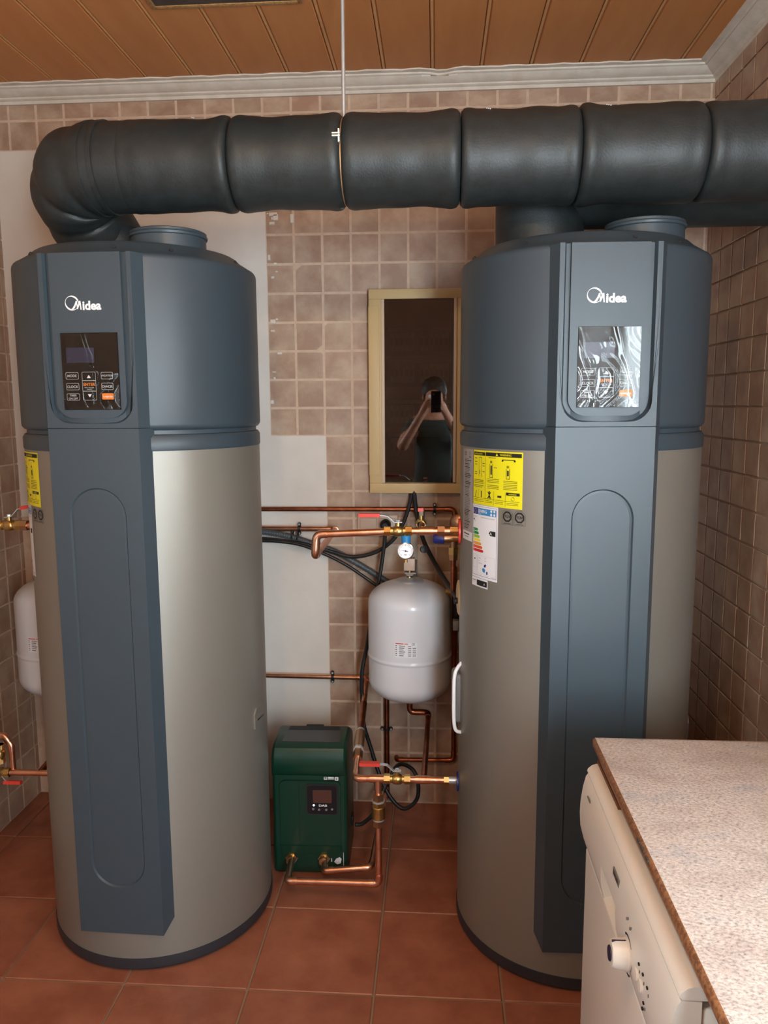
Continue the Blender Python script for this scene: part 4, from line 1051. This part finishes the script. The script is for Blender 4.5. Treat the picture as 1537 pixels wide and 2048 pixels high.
# ------------------------------------------------------------------ dishwasher and worktop
TX, TZ = .322, .870
wt = thing('worktop', 'speckled pinkish granite worktop along the right wall', 'worktop', (TX, -.2, TZ))
prof = [(.006, .0), (.002, -.003), (0, -.009), (.001, -.017), (.006, -.023), (.012, -.026), (.030, -.030), (.615, -.030), (.615, 0)]
LY0, LY1 = -.5, 1.745
m = MB(); n = len(prof)
stations = [(LY0, 0), (LY1 - .012, 0), (LY1 - .004, .002), (LY1, .008)]
vs = []
for y, ins in stations:
    for u, z in prof: vs.append((max(u, ins * .8) if u < .3 else u, y, z if z < -.004 or ins == 0 else z - ins * .3))
for i in range(len(stations) - 1):
    for k in range(n):
        top = k == n - 1
        m.add([vs[i * n + k], vs[i * n + (k + 1) % n], vs[(i + 1) * n + (k + 1) % n], vs[(i + 1) * n + k]], [[0, 1, 2, 3]], GRANITE if k in (n - 1, n - 2, 6) else GRANEDGE)
m.add(vs[-n:], [list(range(n))], GRANEDGE); m.add(vs[:n], [list(range(n))], GRANEDGE)
b = bmesh.new()
o = m.build('slab', wt, angle=50)
b.from_mesh(o.data); bmesh.ops.remove_doubles(b, verts=b.verts[:], dist=1e-5); bmesh.ops.recalc_face_normals(b, faces=b.faces[:]); b.to_mesh(o.data); b.free()
ck = MB()
for y, l_ in ((1.36, .018), (1.335, .025), (1.31, .020)): ck.box((-.0012, y, -.0085), (.004, y + l_ * .8, -.003), mat('chip_dark', (70, 60, 54), .8), .001, 1)
ck.build('edge_chip', wt)
MB().box((.004, 1.52, -.0368), (.03, 1.70, -.0285), mat('batten', (110, 62, 34), .6)).build('support_batten', wt)
# unseen base cabinet, added to keep light off the dishwasher's near end
bc = thing('added_base_cabinet', 'unseen white base cabinet added under the worktop to block light', 'cabinet', (.34, -.48, 0))
MB().box((.02, 0, .08), (.57, .95, .838), ENAMEL, .003).build('body', bc); MB().box((.06, 0, 0), (.55, .95, .08), BASE).build('plinth', bc)
for y in (.004, .478): 
    q = MB().box((0, y, .09), (.019, y + .468, .83), ENAMEL, .003).build('door', bc); MB().box((-.018, y + .40, .60), (0, y + .415, .74), CHROME, .003).build('handle', q)
# appliance
FX = .300; A0, A1 = .895, 1.500
dw = thing('dishwasher', 'white dishwasher with recessed grip and round knob under the worktop', 'dishwasher', (FX, A0, 0))
W2 = A1 - A0
MB().box((.030, .004, .06), (.56, W2 - .004, .80), ENAMEL, .004).build('body', dw)
MB().box((.06, .01, 0), (.54, W2 - .01, .07), BASE, .003).build('plinth', dw)
MB().box((.008, .002, .085), (.034, W2 - .002, .655), ENAMEL, .006, 3).build('door', dw)
cpn = MB(); prof2 = [(.034, .662), (.010, .662), (.003, .672), (-.004, .700), (-.006, .728), (-.005, .755), (-.001, .785), (.004, .806), (.008, .812), (.034, .812)]
hx0, hx1, hz0, hz1 = .288, .402, .690, .735     # grip recess extents along the front and up
def lay(mb, y0, y1, m): mb.prism(prof2, lambda u, v, hh: (u, hh, v), y0, y1, m)
lay(cpn, .001, hx0, ENAMEL); lay(cpn, hx1, W2 - .001, ENAMEL)
low = [(.034, .662), (.010, .662), (.003, .672), (-.003, .694), (.020, .696)]; lay2 = lambda pr: cpn.prism(pr, lambda u, v, hh: (u, hh, v), hx0, hx1, ENAMEL)
lay2([(.034, .662), (.010, .662), (.004, .670), (.001, .676), (.022, .684), (.034, .684)])
lay2([(.034, .738), (.020, .738), (-.0056, .740), (-.005, .755), (-.001, .785), (.004, .806), (.008, .812), (.034, .812)])
lay2([(.034, .68), (.027, .68), (.027, .74), (.034, .74)])
fascia = cpn.build('control_fascia', dw, angle=30)
lidp = MB(); lidp.prism([(.56, .810), (.010, .814), (.006, .818), (.008, .823), (.016, .830), (.024, .8325), (.56, .8325)], lambda u, v, hh: (u, hh, v), .001, W2 - .001, ENAMEL)
lidp.build('lid', dw, angle=30)
kx, kz = .204, .719
kn = MB(); kn.lathe([(.0235, 0), (.024, .003), (.0225, .006), (.0215, .020), (.0185, .026), (.0, .027)], ENAMEL, (-.0055, kx, kz), (-1, 0, .05), 32)
knob = kn.build('knob', dw)
MB().lathe([(0, .0268), (.0115, .0272), (.011, .0285), (0, .0287)], NAVYK, (-.0055, kx, kz + .0), (-1, 0, .05), 24).build('knob_cap', knob)
MB().box((-.030, kx - .001, kz + .018), (-.006, kx + .001, kz + .0235), NAVYK).build('knob_pointer', knob)
for z in (-1, 1):
    q = MB(); vs = []; fs = []
    for k in range(9):
        a = R(90 * z - 40 + 10 * k)
        for r_ in (.0270, .0305): vs.append((-.0068 + (.0006 if z < 0 else .0012), kx + r_ * math.cos(a), kz + r_ * math.sin(a)))
    for k in range(8): fs.append([2 * k, 2 * k + 2, 2 * k + 3, 2 * k + 1])
    q.add(vs, fs, NAVYK); q.build('dial_mark', dw, recalc=False)
for y in (.150, .127): MB().lathe([(0.0095, -.002), (.0095, .002), (.008, .0032), (0, .0034)], ENAMEL, (-.0055, y, .729), (-1, 0, .05), 20).build('button', dw)
for y, z in ((.139, .751), (.117, .752), (.094, .750), (.108, .715), (.113, .702)): MB().box((-.0072, y, z), (-.004, y + .004, z + .003), BLACKP).build('indicator', dw)
for y, z in ((.089, .742), (.103, .710), (.135, .742), (.112, .742), (.196, .765), (.215, .768)): MB().box((-.0066, y, z), (-.003, y + .002, z + .004), GREYP).build('symbol', dw)
def face_txt(t, size, y, z, m, name):
    q = MB(); q.mapped(text2d(t, size, .02), lambda u, v: (-.0042 + (v + z - .755) * .135 - .0006, y - u, z + v), m); q.build(name, dw, recalc=False)
q = MB(); q.box((-.0030, .285, .774), (-.001, .325, .787), GREYP); q.build('badge', dw)
q = MB(); q.mapped(text2d('ZANUSSI', .0092, .02), lambda u, v: (-.0034, .324 - u * .9, .7770 + v), BLACKP); q.build('badge_text', dw, recalc=False)
q = MB(); q.box((-.0030, .528, .788), (-.001, .552, .791), GREYP); q.build('model_print', dw)

# ------------------------------------------------------------------ the photographer, who shows as a reflection in the cabinet's glass
SKIN = mat('skin', (206, 150, 122), .5); SHIRT = mat('shirt', (58, 70, 66), .8, c2=(48, 58, 56), scale=30); JEANS = mat('trousers', (52, 56, 66), .8); HAIR = mat('hair', (46, 36, 30), .6)
PX, PY = -.02, -.40
J = {'pelvis': ((0, 0, .93), .135), 'waist': ((0, .01, 1.08), .130), 'chest': ((0, .0, 1.28), .150), 'collar': ((0, -.01, 1.41), .085), 'neck': ((0, .0, 1.475), .055), 'head': ((0, .02, 1.575), .092), 'crown': ((0, .01, 1.665), .078)}
E2 = [('pelvis', 'waist'), ('waist', 'chest'), ('chest', 'collar'), ('collar', 'neck'), ('neck', 'head'), ('head', 'crown')]
for sg, n in ((-1, 'l'), (1, 'r')):
    J['sh' + n] = ((sg * .17, -.01, 1.39), .065); J['el' + n] = ((sg * .25, .13, 1.20), .044)
    J['wr' + n] = ((sg * .085, .285, 1.475), .029); J['pa' + n] = ((sg * .060, .305, 1.530), .030)
    J['hip' + n] = ((sg * .09, 0, .87), .095); J['kn' + n] = ((sg * .11, .03, .48), .062); J['an' + n] = ((sg * .12, -.02, .09), .042); J['to' + n] = ((sg * .14, .15, .035), .034)
    E2 += [('collar', 'sh' + n), ('sh' + n, 'el' + n), ('el' + n, 'wr' + n), ('wr' + n, 'pa' + n), ('pelvis', 'hip' + n), ('hip' + n, 'kn' + n), ('kn' + n, 'an' + n), ('an' + n, 'to' + n)]
    for k, (dz, ln) in enumerate(((.030, .030), (.012, .034), (-.006, .032), (-.022, .026))):
        J['f%d%s' % (k, n)] = ((sg * .050, .325, 1.540 + dz), .0092); J['g%d%s' % (k, n)] = ((sg * (.050 - ln * .8), .338, 1.542 + dz), .0080)
        E2 += [('pa' + n, 'f%d%s' % (k, n)), ('f%d%s' % (k, n), 'g%d%s' % (k, n))]
    J['t0' + n] = ((sg * .052, .295, 1.560), .0105); J['t1' + n] = ((sg * .030, .298, 1.585), .0090)
    E2 += [('pa' + n, 't0' + n), ('t0' + n, 't1' + n)]
names_ = list(J); me = bpy.data.meshes.new('body')
me.from_pydata([J[k][0] for k in names_], [(names_.index(a), names_.index(b)) for a, b in E2], [])
po = bpy.data.objects.new('body', me); COL.objects.link(po)
sk = po.modifiers.new('skin', 'SKIN'); sk.use_smooth_shade = True
for i, k in enumerate(names_): me.skin_vertices[0].data[i].radius = (J[k][1],) * 2; me.skin_vertices[0].data[i].use_root = (k == 'pelvis')
for k, (a, b) in {'pelvis': (.155, .105), 'waist': (.145, .105), 'chest': (.165, .110), 'head': (.078, .100), 'crown': (.066, .080)}.items(): me.skin_vertices[0].data[names_.index(k)].radius = (a, b)
sb = po.modifiers.new('sub', 'SUBSURF'); sb.levels = 2; sb.render_levels = 2
bpy.context.view_layer.update()
dg = bpy.context.evaluated_depsgraph_get(); me2 = bpy.data.meshes.new_from_object(po.evaluated_get(dg)); bpy.data.objects.remove(po)
for m in (SKIN, SHIRT, JEANS): me2.materials.append(m)
for f in me2.polygons:
    c = f.center; f.use_smooth = True
    f.material_index = 2 if c.z < .95 else 1 if (.95 <= c.z < 1.435 and ((abs(c.x) < .19 and c.y < .17) or (c.z > 1.26 and c.y < .09))) else 0
    if c.z <= .1: f.material_index = 2
per = thing('person', 'person in dark T-shirt and trousers holding up a phone, mirrored in the cabinet glass', 'person', (PX, PY, 0))
po = bpy.data.objects.new('body', me2); COL.objects.link(po); po.parent = per
hm = MB(); hm.lathe([(0, .095), (.05, .088), (.080, .062), (.096, .02), (.097, -.02), (.090, -.05), (.080, -.06)], HAIR, (0, -.030, 1.650), (0, -.6, 1), 28).build('hair', per)
for sg in (-1, 1):
    MB().lathe([(0, .0), (.010, .003), (.013, .010), (.0, .014)], WHITE, (sg * .032, .104, 1.598), (0, 1, 0), 14).build('eye', per)
    MB().lathe([(0, 0), (.018, .004), (.016, .012), (0, .014)], SKIN, (sg * .078, .012, 1.590), (sg, -.2, 0), 14).build('ear', per)
MB().add([(0, .118, 1.605), (-.014, .112, 1.562), (.014, .112, 1.562), (0, .138, 1.566)], [[0, 1, 3], [0, 3, 2], [1, 2, 3], [0, 2, 1]], SKIN).build('nose', per)
MB().box((-.022, .112, 1.535), (.022, .120, 1.542), mat('lips', (170, 100, 90), .5), .003).build('mouth', per)
ph = thing('phone', 'black phone held up by the person behind the camera', 'phone', (PX + .015, PY + .350, 1.556))
MB().box((-.037, -.004, -.078), (.037, .004, .078), BLACKG, .0035, 3).build('case', ph)
MB().cyl((-.018, .0035, .055), (-.018, .0062, .055), .009, RUBBER, 18).build('lens', ph)

# put the origin of every thing built in room coordinates at its own base
bpy.context.view_layer.update()
for o in list(scene.objects):
    if o.parent or o.type not in {'EMPTY', 'MESH'} or 'kind' in o or o.location.length > 1e-6: continue
    parts = [o] if o.type == 'MESH' else list(o.children_recursive)
    P_ = [q.matrix_world @ Vector(b) for q in parts if q.type == 'MESH' for b in q.bound_box]
    if not P_: continue
    c = Vector(((min(p.x for p in P_) + max(p.x for p in P_)) / 2, (min(p.y for p in P_) + max(p.y for p in P_)) / 2, min(p.z for p in P_)))
    if o.type == 'MESH': o.data.transform(Matrix.Translation(-c))
    else:
        for q in o.children: q.location = q.location - c
    o.location = c
